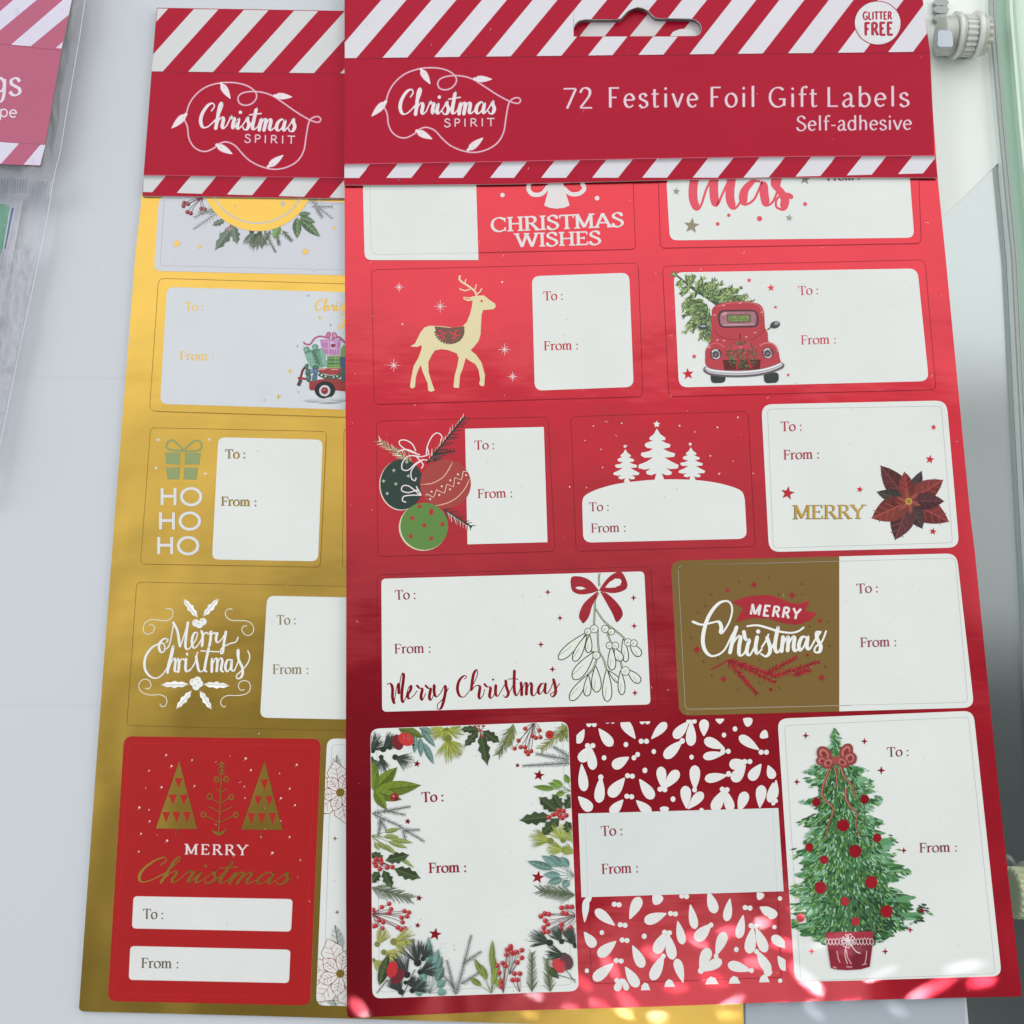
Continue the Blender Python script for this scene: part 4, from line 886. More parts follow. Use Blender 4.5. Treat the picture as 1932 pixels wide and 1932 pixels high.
# R4 truck with tree
s, A = sticker(red, Z, [(1250, 502), (1745, 490), (1766, 735), (1262, 748)], 11, [(1271, 514), (1731, 506.5), (1752.5, 719), (1281, 731)], 17, foil='red', label='white sticker with a red truck carrying a fir tree')
to_from(A, 1506.5, 557, 1545, 555, 1511, 650, 1578.5, 648, 17, (200, 78, 95)); A.build('lettering', s)
A = Art(Z+.00011)
k4 = 520/1932*.4717
def c4(x, y): return (1245.3+x*k4, 495.3+y*k4)
def c4p(l): return [c4(*p) for p in l]
boughs = []
trunk = cat([(250, 195), (420, 330), (560, 430), (700, 500), (900, 640), (1000, 700)], 8)
lim = [((250, 195), (235, 185)), ((330, 250), (280, 340)), ((400, 300), (420, 220)), ((430, 330), (500, 210)), ((450, 350), (320, 460)), ((520, 400), (650, 230)), ((560, 430), (690, 330)), ((540, 450), (340, 640)), ((600, 470), (820, 260)), ((620, 480), (920, 310)), ((650, 520), (760, 320)), ((600, 540), (350, 700)), ((640, 560), (340, 810)), ((700, 520), (1080, 370)), ((760, 560), (1220, 370)), ((800, 560), (1160, 420)), ((700, 620), (390, 950)), ((700, 650), (360, 1045)), ((850, 600), (1380, 590)), ((720, 700), (600, 1000)), ((740, 760), (610, 1130)), ((760, 800), (740, 1200)), ((900, 560), (1300, 500)), ((740, 700), (470, 900)), ((650, 600), (450, 760)), ((980, 600), (1010, 440)), ((720, 560), (900, 420)), ((760, 900), (680, 1160)), ((690, 780), (480, 1010))]
gr4 = [(92, 112, 78), (128, 150, 98), (160, 182, 122), (70, 88, 72), (112, 140, 84), (178, 196, 140)]
A.line([c4(*p) for p in trunk], [3+i*.25 for i in range(len(trunk))], (76, 88, 78))
for b, t_ in lim:
    drop(A, c4(*b), c4(b[0]+(t_[0]-b[0])*.86, b[1]+(t_[1]-b[1])*.88), 10.5, random.choice([(84, 106, 76), (104, 130, 84), (120, 146, 96)]))
for b, t_ in lim:
    n = 26
    for i in range(n):
        q = i/n; x, y = b[0]+(t_[0]-b[0])*q, b[1]+(t_[1]-b[1])*q; a0 = math.atan2(t_[1]-b[1], t_[0]-b[0])
        for sg in (1, -1):
            a = a0+sg*random.uniform(.25, .8); l = random.uniform(50, 105)*(1.05-.45*q)
            x_, y_ = x+random.uniform(-12, 12), y+random.uniform(-12, 12)
            cc = random.choice(gr4[:4] if q < .45 else gr4)
            A.line([c4(x_, y_), c4(x_+l*.5*math.cos(a), y_+l*.5*math.sin(a)), c4(x_+l*math.cos(a), y_+l*math.sin(a))], [2.3, 2.3, .7], sh(cc, random.uniform(.85, 1.1)))
A.disc(*c4(640, 955), 9, 6, col=(72, 78, 82)); A.disc(*c4(640, 945), 6, 2, col=(165, 170, 175))
A.line(c4p([(700, 980), (770, 1040)]), 1.6, (80, 80, 80))
RB, RB2, RB3 = (184, 70, 80), (160, 56, 66), (208, 104, 112)
for cx in (865, 1655): A.poly(rquad(c4(cx-118, 1640), c4(cx+112, 1630), c4(cx+105, 1785), c4(cx-105, 1795), 8), (58, 66, 64))
A.poly(cat(c4p([(770, 720), (790, 670), (850, 625), (980, 590), (1150, 575), (1300, 582), (1440, 605), (1500, 640), (1535, 700), (1550, 800), (1560, 960), (1600, 1050), (1615, 1180), (1740, 1400), (1700, 1560), (1300, 1610), (900, 1600), (700, 1540), (745, 1200), (760, 1000), (765, 850), (770, 720)]), 5), RB)
A.poly(cat(c4p([(672, 1400), (680, 1290), (740, 1215), (830, 1190), (930, 1220), (985, 1290), (990, 1450), (960, 1580), (700, 1540), (672, 1400)]), 5), RB)
A.poly(cat(c4p([(1445, 1300), (1480, 1220), (1560, 1185), (1660, 1190), (1740, 1260), (1775, 1400), (1775, 1540), (1480, 1580), (1445, 1300)]), 5), RB)
A.line(cat(c4p([(690, 1290), (745, 1225), (830, 1198), (900, 1215), (960, 1265)]), 5), 2, RB3); A.line(cat(c4p([(1480, 1240), (1560, 1198), (1650, 1200), (1720, 1250), (1750, 1330)]), 5), 2, (215, 130, 140))
A.line(cat(c4p([(800, 1000), (860, 1080), (1000, 1130), (1150, 1150)]), 5), 2.2, RB2); A.line(cat(c4p([(1560, 990), (1480, 1080), (1350, 1150)]), 5), 2.2, RB2)
A.line(cat(c4p([(840, 660), (1000, 610), (1200, 590), (1400, 610), (1500, 680), (1530, 790)]), 5), 2, RB3); A.line(c4p([(1190, 1050), (1190, 1150)]), 2.5, (110, 50, 55))
A.poly(rquad(c4(855, 705), c4(1455, 700), c4(1475, 965), c4(870, 975), 14), (86, 58, 66)); A.poly(rquad(c4(885, 730), c4(1430, 722), c4(1445, 940), c4(895, 948), 10), (170, 120, 130))
A.poly(rquad(c4(990, 770), c4(1350, 768), c4(1350, 890), c4(1000, 895), 4), (118, 72, 84)); A.poly(rquad(c4(1010, 785), c4(1335, 785), c4(1335, 875), c4(1015, 878), 3), (118, 140, 82))
for i in range(26): x, y = random.uniform(1020, 1320), random.uniform(795, 870); A.line(c4p([(x, y), (x+18, y-8)]), .9, random.choice([(150, 170, 110), (90, 112, 66), (178, 190, 140)]))
A.line(c4p([(940, 930), (1400, 915)]), 1.2, (215, 180, 188)); A.line(c4p([(920, 780), (985, 745)]), 1.4, (230, 205, 212))
for cx, cy in ((830, 1360), (1600, 1345)):
    A.disc(*c4(cx, cy), 84*k4, 84*k4, col=(62, 58, 62), n=24); A.disc(*c4(cx, cy+4), 66*k4, 66*k4, col=(150, 148, 152), n=22); A.disc(*c4(cx-3, cy+8), 48*k4, 48*k4, col=(88, 76, 82), n=18); A.disc(*c4(cx, cy+10), 22*k4, 22*k4, col=(150, 120, 126), n=12)
    A.line(cat(c4p([(cx-60, cy-30), (cx-20, cy-62), (cx+30, cy-60)]), 4), 1.6, (232, 232, 236)); A.line(cat(c4p([(cx-40, cy+55), (cx+20, cy+68), (cx+60, cy+30)]), 4), 1.4, (225, 225, 230))
A.poly(c4p([(930, 1450), (1500, 1440), (1480, 1590), (960, 1600)]), (100, 44, 46))
for i in range(520):
    a = random.uniform(0, 6.28); rr = math.sqrt(random.random()); x = 1215+235*rr*math.cos(a); y = 1375+205*rr*math.sin(a)
    A.line([c4(x, y), c4(x+random.uniform(-22, 22), y+random.uniform(-18, 18))], 1.5, random.choice([(58, 84, 56), (80, 112, 72), (46, 64, 50), (104, 132, 96), (62, 96, 60)]))
for i in range(16): x, y = 1215+random.uniform(-210, 210), 1375+random.uniform(-160, 170); A.disc(*c4(x, y), .8, col=(196, 170, 150), n=6)
A.poly(c4p([(1150, 1370), (1185, 1370), (1160, 1560), (1135, 1620), (1125, 1540)]), (165, 58, 62)); A.poly(c4p([(1270, 1350), (1300, 1370), (1380, 1580), (1330, 1570)]), (165, 58, 62))
A.poly(c4p([(1055, 1220), (1140, 1225), (1180, 1240), (1180, 1270), (1130, 1290), (1070, 1310)]), (192, 74, 88)); A.poly(c4p([(1340, 1200), (1345, 1300), (1270, 1290), (1215, 1265), (1215, 1240), (1290, 1205)]), (192, 74, 88)); A.disc(*c4(1198, 1255), 3.4, col=(206, 98, 112))
bump_ = cat(c4p([(690, 1590), (760, 1625), (950, 1650), (1200, 1655), (1450, 1635), (1650, 1590), (1800, 1530)]), 6)
A.line(bump_, 12.5, (105, 98, 102), caps=True); A.line([(x, y-2) for x, y in bump_], 7.5, (172, 168, 174), caps=True); A.line([(x, y-3.4) for x, y in bump_], 2.6, (236, 236, 240)); A.line([(x, y+1.5) for x, y in bump_], 1.4, (215, 214, 220))
A.line(c4p([(1595, 1000), (1650, 960)]), 2, (70, 74, 78)); A.disc(*c4(1710, 925), 9.5, 6.6, -.3, col=(74, 80, 82)); A.disc(*c4(1730, 905), 4.5, 3, -.3, col=(150, 156, 160))
for x, y in ((945, 640), (810, 780), (1190, 605), (850, 1150), (950, 1160), (1280, 1105), (1410, 1040), (730, 1260), (1510, 735)): A.line(c4p([(x-18, y+6), (x+20, y-4)]), 1.6, (228, 176, 180))
A.build('truck_print', s)
A = Art(Z+.00013); A.each = 1
for x, y, r in ((1790, 183, 5.2), (1954, 240, 7.4), (1989, 387, 4), (1375, 758, 5.4), (1328, 890, 11.4), (2084, 898, 4)): star(A, *t1(2, 1, x, y), r, m='red', rot=-96)
A.build('foil_star', s)

# R5 ornaments
s, A = sticker(red, Z, [(710, 794.5), (1034, 786.5), (1047, 1040), (713, 1050)], 10, [(877.5, 809), (1026, 805.5), (1033, 1023), (882, 1027)], 1, foil='red', label='red sticker with three round tree ornaments and ribbon')
B = Art(Z+.00011); to_from(B, 895.5, 848.5, 934, 847, 901, 940, 968, 938, 17, (170, 48, 66)); B.build('lettering', s)
f = lambda x, y: t1(1, 1, x, y)
CR = (212, 204, 178); DK = (58, 66, 62)
pine(A, f(1180, 1560), f(925, 1392), 11, 19, CR, 1.5, 35); pine(A, f(1180, 1556), f(940, 1402), 9, 17, (150, 150, 112), 1.2, 38)
pine(A, f(1300, 1560), f(1570, 1215), 14, 19, (214, 200, 190), 1.3, 30, both=(-1,)); pine(A, f(1290, 1565), f(1575, 1212), 15, 26, DK, 2.1, 48, both=(1,)); pine(A, f(1330, 1500), f(1500, 1470), 6, 14, DK, 1.8, 50); pine(A, f(1340, 1530), f(1440, 1600), 5, 14, DK, 1.8, 50)
pine(A, t1(1, 2, 1420, -20), t1(1, 2, 1630, 115), 8, 17, DK, 1.8, 45); pine(A, t1(1, 2, 1440, 0), t1(1, 2, 1600, 110), 7, 14, (206, 190, 180), 1.1, 50, both=(1,))
A.disc(*f(1094, 1729), 41, 48, col=(214, 206, 190), n=40); A.disc(*f(1101, 1724), 40.8, 47.6, col=(52, 68, 63), n=40)
for x, y in ((1040, 1618), (1055, 1720), (963, 1698), (990, 1792), (1150, 1660), (1138, 1555), (1218, 1770)): snow(A, *f(x, y), 3.8, (200, 206, 180), .7)
A.disc(*f(1430, 1720), 48, 46.5, col=(168, 72, 68), n=40)
for st in ([(1245, 1725), (1330, 1715), (1410, 1670), (1455, 1610), (1482, 1555)], [(1355, 1885), (1440, 1865), (1520, 1820), (1580, 1750), (1612, 1680)]): A.line(cat([f(*p) for p in st], 6), [1]*3+[1.7]*19+[1]*3, (226, 186, 160))
zz = [(1282, 1808), (1290, 1795), (1340, 1822), (1362, 1765), (1422, 1790), (1440, 1722), (1490, 1742), (1500, 1672), (1550, 1690), (1565, 1625), (1592, 1625)]
A.line([f(*p) for p in zz], 1.5, (232, 214, 200))
for x, y in ((1315, 1835), (1325, 1778), (1384, 1803), (1402, 1738), (1464, 1760), (1466, 1693), (1529, 1714), (1524, 1648), (1586, 1654)): A.disc(*f(x, y), 1.9, col=(232, 214, 200), n=8)
A.disc(*t1(1, 2, 1262, 115), 46, 44.5, col=(206, 212, 176), n=40); A.disc(*t1(1, 2, 1270, 108), 45, 44.5, col=(98, 138, 72), n=40)
for x, y in ((1235, 1890), (1325, 1920)): star(A, *f(x, y), 6.4, m='red', n=8, k=.4)
for x, y in ((1178, 46), (1270, 102), (1407, 92), (1168, 182), (1322, 200), (1322, 8)): star(A, *t1(1, 2, x, y), 6.4, m='red', n=8, k=.4)
RIB = (238, 224, 226)
for st in ([(1235, 1500), (1150, 1470), (1090, 1430), (1085, 1395), (1130, 1390), (1180, 1420), (1205, 1470)], [(1230, 1500), (1140, 1460), (1070, 1475)], [(1285, 1495), (1295, 1430), (1330, 1360), (1370, 1335), (1402, 1360), (1395, 1395)], [(1180, 1505), (1240, 1515), (1300, 1495), (1290, 1440)],
           [(1225, 1510), (1150, 1510), (1105, 1560), (1105, 1610), (1150, 1615), (1200, 1570), (1250, 1540), (1290, 1540)], [(1255, 1540), (1200, 1580), (1170, 1630), (1175, 1680), (1200, 1695), (1208, 1675)], [(1240, 1805), (1160, 1740), (1110, 1735), (1100, 1770), (1150, 1785), (1215, 1765)], [(1245, 1805), (1170, 1805), (1115, 1815), (1105, 1845), (1130, 1858)], [(1210, 1740), (1245, 1800)], [(1215, 1520), (1260, 1570), (1250, 1600)]):
    A.line(cat([f(*p) for p in st], 5), 2.1, RIB, caps=True)
A.build('ornament_print', s)

# R6 white trees
s, A = sticker(red, Z, [(1077, 786), (1411, 776), (1425, 1031), (1087, 1040)], 10, foil='red', label='red sticker with three white fir trees on a snowy hill')
f = lambda l: T(2, 1, l)
B = Art(Z+.00009)
hill = cat(f([(530, 1870), (538, 1825), (570, 1795), (640, 1762), (740, 1732), (840, 1712), (1000, 1694), (1150, 1686), (1270, 1686), (1390, 1691), (1500, 1704), (1600, 1724), (1700, 1756), (1742, 1788), (1757, 1840)]), 3)
bl = T(2, 2, [(1770, 150), (1765, 175), (1745, 195), (1715, 203), (595, 230), (565, 222), (545, 205), (537, 180)])
B.poly(hill+bl, WHITE)
tr = [(1093, 1302), (1120, 1345), (1158, 1372), (1155, 1390), (1125, 1392), (1160, 1410), (1196, 1422), (1190, 1445), (1140, 1455), (1180, 1475), (1231, 1490), (1225, 1515), (1180, 1520), (1150, 1520), (1200, 1550), (1258, 1578), (1250, 1603), (1200, 1608), (1165, 1602), (1207, 1632), (1200, 1650), (1165, 1655), (1130, 1640), (1150, 1690), (1075, 1690), (1090, 1640), (1050, 1655), (1015, 1645), (1013, 1625), (1050, 1603), (1000, 1612), (953, 1600), (958, 1575), (1020, 1550), (1065, 1520), (1000, 1522), (973, 1505), (975, 1485), (1030, 1475), (1065, 1455), (1020, 1448), (1000, 1430), (1010, 1412), (1065, 1392), (1038, 1388), (1038, 1370), (1070, 1345)]
for cx, cy, sx, sy in ((1105, 1302, 1, 1), (863, 1458, .645, .645), (1357, 1443, .655, .645)):
    B.poly(f([(cx+(x-1105)*sx, cy+(y-1302)*sy) for x, y in tr]), WHITE)
for x, y, r in ((1092, 1270, 6.6), (853, 1436, 3.7), (1345, 1420, 3.7)): star(B, *f([(x, y)])[0], r, WHITE, k=.55)
B.build('snowy_trees_print', s)
to_from(A, 1111.5, 965, 1150, 963.5, 1115, 1005, 1182, 1003, 17, (150, 70, 78)); A.build('lettering', s)
A = Art(Z+.00011)
for x, y in ((615, 1283), (828, 1262), (1265, 1281), (1550, 1293), (1705, 1218), (552, 1392), (671, 1459), (684, 1596), (1497, 1508), (1671, 1548), (1563, 1644), (563, 1748), (1820, 1640), (1380, 1328), (435, 1742)): A.disc(*f([(x, y)])[0], random.uniform(1, 1.9), col=(232, 206, 206), n=8)
A.build('snow_print', s)

# R7 poinsettia
s, A = sticker(red, Z, [(1448, 772), (1776, 766), (1797, 1024), (1459, 1034)], 8, [(1436.5, 763), (1786, 755.5), (1810, 1033), (1451, 1041.5)], 21, body='print', label='white sticker with a dark red poinsettia and gold merry', wcol=WHITE)
to_from(A, 1473, 813.5, 1514, 812.5, 1478, 867, 1547, 865, 18, (176, 62, 80)); text(A, 'MERRY', 1495.5, 979.5, 1632, 978.5, 26, 'serifbold', (70, 62, 30)); text(A, 'MERRY', 1496.3, 979, 1632.5, 978, 25.4, 'serifbold', m='gold', grow=-.6)
A.build('lettering', s)
A = Art(Z+.00011)
c = t1(3, 1, 1062, 1852)
PD, PR = (92, 50, 50), (128, 56, 54)
pet = [((850, 1582), 150, PD), ((1160, 1622), 95, (66, 58, 60)), ((820, 1780), 100, (68, 64, 60)), ((1322, 1690), 150, (124, 58, 54)), ((1365, 2005), 170, (120, 54, 54)), ((1165, 2058), 120, (72, 56, 58)), ((960, 2142), 170, (92, 54, 56)), ((783, 1980), 170, (126, 60, 54)), ((1330, 1850), 120, (84, 48, 52)), ((1030, 1628), 110, PR)]
for t_, wd, cc in pet: leaf(A, c, t1(3, 1, *t_), wd/4*1.08, cc, sh(cc, 1.3), 9)
for a in range(0, 360, 60): leaf(A, c, (c[0]+24*math.cos(R(a+20)), c[1]+24*math.sin(R(a+20))), 10, (150, 74, 66), (172, 100, 88))
for i in range(8): A.disc(c[0]+5*math.cos(i*.785), c[1]+5*math.sin(i*.785), 1.9, col=(188, 168, 70), n=8)
A.disc(*c, 2.4, col=(160, 120, 60)); A.build('poinsettia_print', s)
A = Art(Z+.00011); A.each = 1
for x, y, r in ((1250, 1292, 6), (1222, 1535, 9), (148, 1790, 13.5), (693, 1762, 6.6), (1245, 2079, 7.4)): star(A, *t1(3, 1, x, y), r, m='red', rot=-80)
A.build('foil_star', s)

# R8 mistletoe
s, A = sticker(red, Z, [(711, 1084.5), (1228, 1069), (1242, 1339), (713, 1356.5)], 10, [(719.5, 1092), (1215.5, 1078), (1227.5, 1329), (721, 1343)], 9, foil='red', label='white sticker with outlined mistletoe hanging from a red bow')
to_from(A, 745.5, 1131.5, 785.5, 1130, 744, 1233, 814, 1231, 18, (140, 40, 60)); 
def bz(i, j, l): return cat(T(i, j, l), 5)
MC = [[(990, 1300), (1015, 1295), (1030, 1330), (1030, 1400), (1042, 1440)], [(1042, 1438), (1052, 1380), (1066, 1305), (1076, 1300), (1078, 1365)], [(1078, 1365), (1090, 1260), (1105, 1217), (1115, 1240), (1104, 1330), (1100, 1400), (1110, 1438), (1130, 1400), (1150, 1330), (1170, 1310), (1165, 1345), (1145, 1380), (1155, 1410), (1190, 1385), (1215, 1350)],
      [(1215, 1310), (1235, 1330), (1255, 1335), (1245, 1390), (1255, 1420), (1280, 1370)], [(1280, 1310), (1300, 1330), (1318, 1335), (1308, 1395), (1320, 1420), (1345, 1370)], [(1345, 1310), (1345, 1360), (1360, 1395), (1390, 1370), (1425, 1310), (1430, 1350), (1415, 1430), (1395, 1482), (1370, 1485), (1372, 1450), (1410, 1410), (1452, 1330)],
      [(1570, 1260), (1590, 1245), (1570, 1235), (1535, 1270), (1520, 1330), (1535, 1385), (1570, 1395), (1610, 1350), (1650, 1280), (1672, 1220), (1665, 1190), (1640, 1230), (1625, 1340)], [(1625, 1350), (1660, 1310), (1690, 1320), (1682, 1380), (1690, 1410), (1715, 1380), (1725, 1340)], [(1725, 1300), (1745, 1320), (1770, 1325), (1762, 1385), (1775, 1405), (1800, 1370), (1810, 1310)], [(1810, 1310), (1808, 1370), (1825, 1390), (1850, 1350), (1890, 1280)], [(1885, 1275), (1890, 1320), (1905, 1370), (1885, 1400), (1868, 1385)], [(1895, 1375), (1925, 1340), (1955, 1260)],
      [(1950, 1200), (1948, 1300), (1952, 1360), (1970, 1385), (1995, 1330), (2000, 1290)], [(1905, 1262), (1940, 1258), (1975, 1262)], [(2000, 1290), (2005, 1340), (2005, 1380)], [(2008, 1340), (2030, 1290), (2042, 1300), (2040, 1375)], [(2043, 1340), (2068, 1290), (2080, 1305), (2080, 1370), (2100, 1385), (2130, 1340)],
      [(2180, 1300), (2155, 1295), (2130, 1340), (2140, 1375), (2165, 1350), (2185, 1290), (2180, 1350), (2195, 1370), (2220, 1340), (2250, 1262)], [(2245, 1265), (2255, 1300), (2262, 1360), (2240, 1395), (2222, 1375), (2250, 1355), (2290, 1295)]]
for st in MC: brush(A, bz(1, 2, st), 5.4, 1.4, m='red', grow=.15)
A.disc(*t1(1, 2, 1790, 1265), 2, m='red'); A.disc(*t1(1, 2, 1702, 1290), .1, m='red')
A.build('lettering', s)
A = Art(Z+.00011)
OL = (66, 76, 42); f = lambda x, y: t1(2, 2, x, y)
for st in ([(662, 462), (655, 500), (660, 560)], [(655, 610), (628, 660), (625, 720), (620, 850)], [(628, 725), (700, 830), (840, 945), (850, 1000)], [(645, 870), (655, 1040), (690, 1110), (712, 1185)], [(585, 930), (580, 1030), (640, 1070)], [(715, 900), (748, 990)], [(640, 1110), (615, 1180), (570, 1230)], [(820, 1120), (830, 1180)]):
    A.line(cat([f(*p) for p in st], 5), 3.6, OL); A.line(cat([f(*p) for p in st], 5), 1.4, (196, 204, 178))
lv = [((585, 930), (575, 1060), 50), ((555, 915), (355, 1110), 72), ((562, 930), (468, 1125), 62), ((620, 1060), (465, 1260), 88), ((575, 1230), (442, 1420), 72), ((575, 1235), (565, 1388), 56), ((630, 1165), (640, 1358), 72), ((715, 1190), (720, 1428), 70), ((730, 1200), (812, 1285), 38), ((820, 1200), (830, 1378), 52), ((840, 960), (860, 1130), 50), ((750, 1020), (755, 1192), 60), ((775, 1030), (825, 1122), 60), ((890, 990), (968, 1085), 62), ((870, 1190), (965, 1285), 62)]
for b, t_, wd in lv: drop(A, f(*b), f(*t_), wd/4, (226, 232, 222), outline=(OL, 1.8))
for x, y, r in ((573, 902, 25), (620, 882, 30), (703, 882, 28), (750, 903, 25), (875, 984, 28), (920, 990, 26), (735, 1007, 25), (780, 1008, 26), (637, 1082, 28), (855, 1200, 33)):
    A.disc(*f(x, y), r/4+.7, col=OL); A.disc(*f(x, y), r/4-.6, col=(226, 231, 222)); A.disc(f(x, y)[0]-1.2, f(x, y)[1]+.6, r/10, col=(205, 210, 196), n=8)
BW = lambda l: A.poly([f(*p) for p in cat(l+[l[0]], 4)[:-1]], m='red')
BW([(650, 595), (560, 670), (520, 730), (505, 790), (520, 820), (540, 840), (580, 790), (605, 710), (640, 640)]); BW([(665, 600), (710, 680), (760, 770), (790, 832), (835, 780), (820, 720), (760, 650), (700, 605)])
BW([(655, 592), (610, 535), (560, 500), (500, 485), (450, 492), (443, 545), (460, 600), (520, 622), (600, 612)]); BW([(655, 592), (700, 525), (750, 475), (800, 452), (835, 462), (868, 530), (865, 575), (820, 602), (750, 612)])
A.poly([f(*p) for p in ((478, 570), (500, 563), (530, 565), (558, 578), (520, 587), (492, 582))], WHITE); A.poly([f(*p) for p in ((703, 570), (735, 530), (780, 502), (815, 505), (828, 522), (818, 550), (780, 568), (735, 572))], WHITE)
A.build('mistletoe_print', s)
A = Art(Z+.00011); A.each = 1
for x, y in ((270, 605), (362, 800), (917, 648), (922, 860), (218, 1000), (305, 1187), (928, 1365)): star(A, *f(x, y), 6.3, m='red', n=4, k=.36)
A.build('foil_star', s)

# R9 brown Christmas
s, A = sticker(red, Z, [(1279, 1067), (1802, 1053), (1826, 1325), (1293, 1338)], 9, [(1266, 1058), (1805, 1044), (1838, 1335), (1282, 1350.5)], 20, body='print', label='brown and white sticker with white brush lettered christmas')
full = rquad((1266, 1058), (1805, 1044), (1838, 1335), (1282, 1350.5), 20)
B = Art(Z+.00007); B.poly(clip_poly(full, orient([(1200, 1000), (1583.5, 1000), (1583.5, 1050), (1607, 1343), (1607, 1400), (1200, 1400)])), (124, 99, 52)); B.line([(1277, 1067), (1583, 1060)], .6, (95, 75, 40)); B.line([(1293, 1340), (1606, 1331)], .6, (165, 140, 90)); B.build('brown_panel', s)
to_from(A, 1616.5, 1119.5, 1658, 1117.5, 1623, 1221, 1692.5, 1219, 18, (150, 70, 88))
ban = [(1380.5, 1136), (1400, 1128), (1420, 1124), (1449, 1122), (1470, 1128), (1488, 1136), (1508, 1139), (1529, 1133), (1518, 1152), (1541.5, 1157), (1530, 1170), (1512, 1177), (1499, 1178.5), (1474, 1175), (1449, 1167), (1420, 1166), (1388.5, 1173.5), (1402, 1147)]
A.poly(ban, m='red')
script_ = [[(1790, 765), (1795, 690)], [(1797, 690), (1818, 725), (1845, 688)], [(1846, 690), (1848, 765)]]
text(A, 'MERRY', 1413, 1159, 1509, 1168.5, 20, 'bold', (232, 224, 226), slant=.08, track=.12)
f = lambda l: T(2, 2, l)
CH = [[(1365, 828), (1430, 850), (1510, 835), (1560, 828), (1580, 870), (1575, 905), (1590, 910), (1635, 840), (1660, 760), (1655, 700), (1620, 672), (1560, 690), (1500, 760), (1460, 850), (1440, 960), (1455, 1040), (1500, 1085), (1560, 1075), (1610, 1030), (1660, 930), (1695, 870)],
      [(1695, 870), (1670, 950), (1645, 1060)], [(1650, 1020), (1700, 945), (1725, 945), (1715, 1010), (1715, 1075), (1745, 1075), (1780, 1010)], [(1750, 905), (1762, 960), (1790, 965), (1778, 1010), (1772, 1060), (1795, 1080), (1830, 1020)], [(1850, 945), (1838, 1020), (1850, 1070), (1885, 1035)], [(1885, 1020), (1920, 965), (1935, 925)], [(1925, 950), (1945, 1010), (1945, 1060), (1915, 1090), (1880, 1070)],
      [(1945, 1050), (1985, 970), (2010, 860), (1990, 960), (1985, 1030), (2005, 1060), (2035, 1020)], [(1775, 862), (1850, 855), (1930, 875), (2010, 900), (2100, 912), (2160, 900), (2200, 872)], [(2045, 945), (2035, 1050)], [(2037, 1020), (2070, 950), (2085, 950), (2080, 1045)], [(2082, 1015), (2115, 945), (2132, 950), (2125, 1020), (2140, 1050), (2170, 1015)],
      [(2225, 945), (2190, 945), (2165, 1000), (2175, 1045), (2205, 1010), (2232, 935), (2225, 1010), (2245, 1035), (2290, 960), (2330, 905)], [(2325, 905), (2300, 910), (2305, 960), (2330, 1010), (2320, 1055), (2285, 1055), (2290, 1020), (2340, 975), (2370, 900)]]
for st in CH: brush(A, cat(f(st), 5), 7.2, 3.4, (238, 240, 236), grow=.2)
A.disc(*f([(1858, 902)])[0], 4.2, col=(238, 240, 236))
A.build('lettering', s)
A = Art(Z+.00011)
f = lambda x, y: t1(2, 2, x, y)
for b, t_, n in (((1500, 1190), (1640, 1115), 1), ((1630, 1120), (1850, 1375), 13), ((1640, 1115), (1990, 1240), 13), ((1700, 1150), (1990, 1290), 8), ((1900, 1230), (2150, 1095), 10), ((1960, 1245), (2320, 1130), 13), ((2120, 1235), (2250, 1190), 7)):
    pine(A, f(*b), f(*t_), n, 13 if n > 1 else 1, (150, 30, 44), 2.1, 38, stem=(150, 30, 44), jit=.1)
for x, y, r in ((1827, 550, 8), (1395, 1040, 9.5), (1597, 1262, 8.5), (2114, 628, 8.5), (2337, 1250, 8.5)): snow(A, *f(x, y), r, (160, 40, 48), 2.4)
for x, y, r in ((1628, 590, 4), (2325, 822, 4), (2230, 1080, 2.6), (1953, 1340, 3.2)): A.disc(*f(x, y), r, m='red')
for x, y in ((1505, 620), (1718, 522), (1355, 945), (1512, 1233), (1710, 1338), (1870, 1285), (2015, 620), (2195, 620), (2392, 822), (2368, 1165), (2022, 1323), (1940, 490), (1450, 1128), (2250, 860), (1560, 1100), (1465, 705), (1410, 755), (2400, 1010), (1870, 1110), (2190, 540)):
    A.disc(*f(x, y), 2.4, col=(78, 58, 28), n=10); A.disc(f(x, y)[0]+.6, f(x, y)[1]-.5, 1.1, col=(190, 150, 80), n=8)
A.build('pine_sprig_print', s)

# R10 botanical frame
s, A = sticker(red, Z, [(711, 1390), (1061, 1380), (1078, 1858), (716, 1872)], 8, [(699, 1375), (1072, 1361), (1092, 1870), (702.5, 1884)], 17, body='print', label='white sticker framed by holly berries and pine foliage')
to_from(A, 796, 1513.5, 838, 1511.5, 809, 1647, 881, 1645, 19, (140, 24, 44), 'serifbold'); A.build('lettering', s)
A = Art(Z+.00011, clip=rquad((700, 1376), (1071, 1362), (1091, 1869), (703.5, 1883), 17))
fa = lambda x, y: t1(1, 2, x, y); fb = lambda x, y: t1(2, 2, x, y); fc = lambda x, y: t1(1, 3, x, y); fd = lambda x, y: t1(2, 3, x, y)
DT, YG, OLV, TEAL, HG, GRY, BR = (58, 70, 62), (150, 158, 72), (108, 124, 56), (108, 146, 138), (56, 70, 46), (98, 106, 104), (190, 62, 68)
for x, y, a, l in ((860, 1790, -30, 30), (880, 1800, -80, 34), (960, 1790, -40, 38), (945, 1850, 80, 30), (1050, 1850, 20, 36), (1010, 1780, -70, 26), (870, 1860, 60, 26)): tuft(A, *fa(x, y), a, 36, l, DT, 38, .9)
leaf(A, fa(1070, 1625), fa(1265, 1700), 20, OLV, (80, 95, 45))
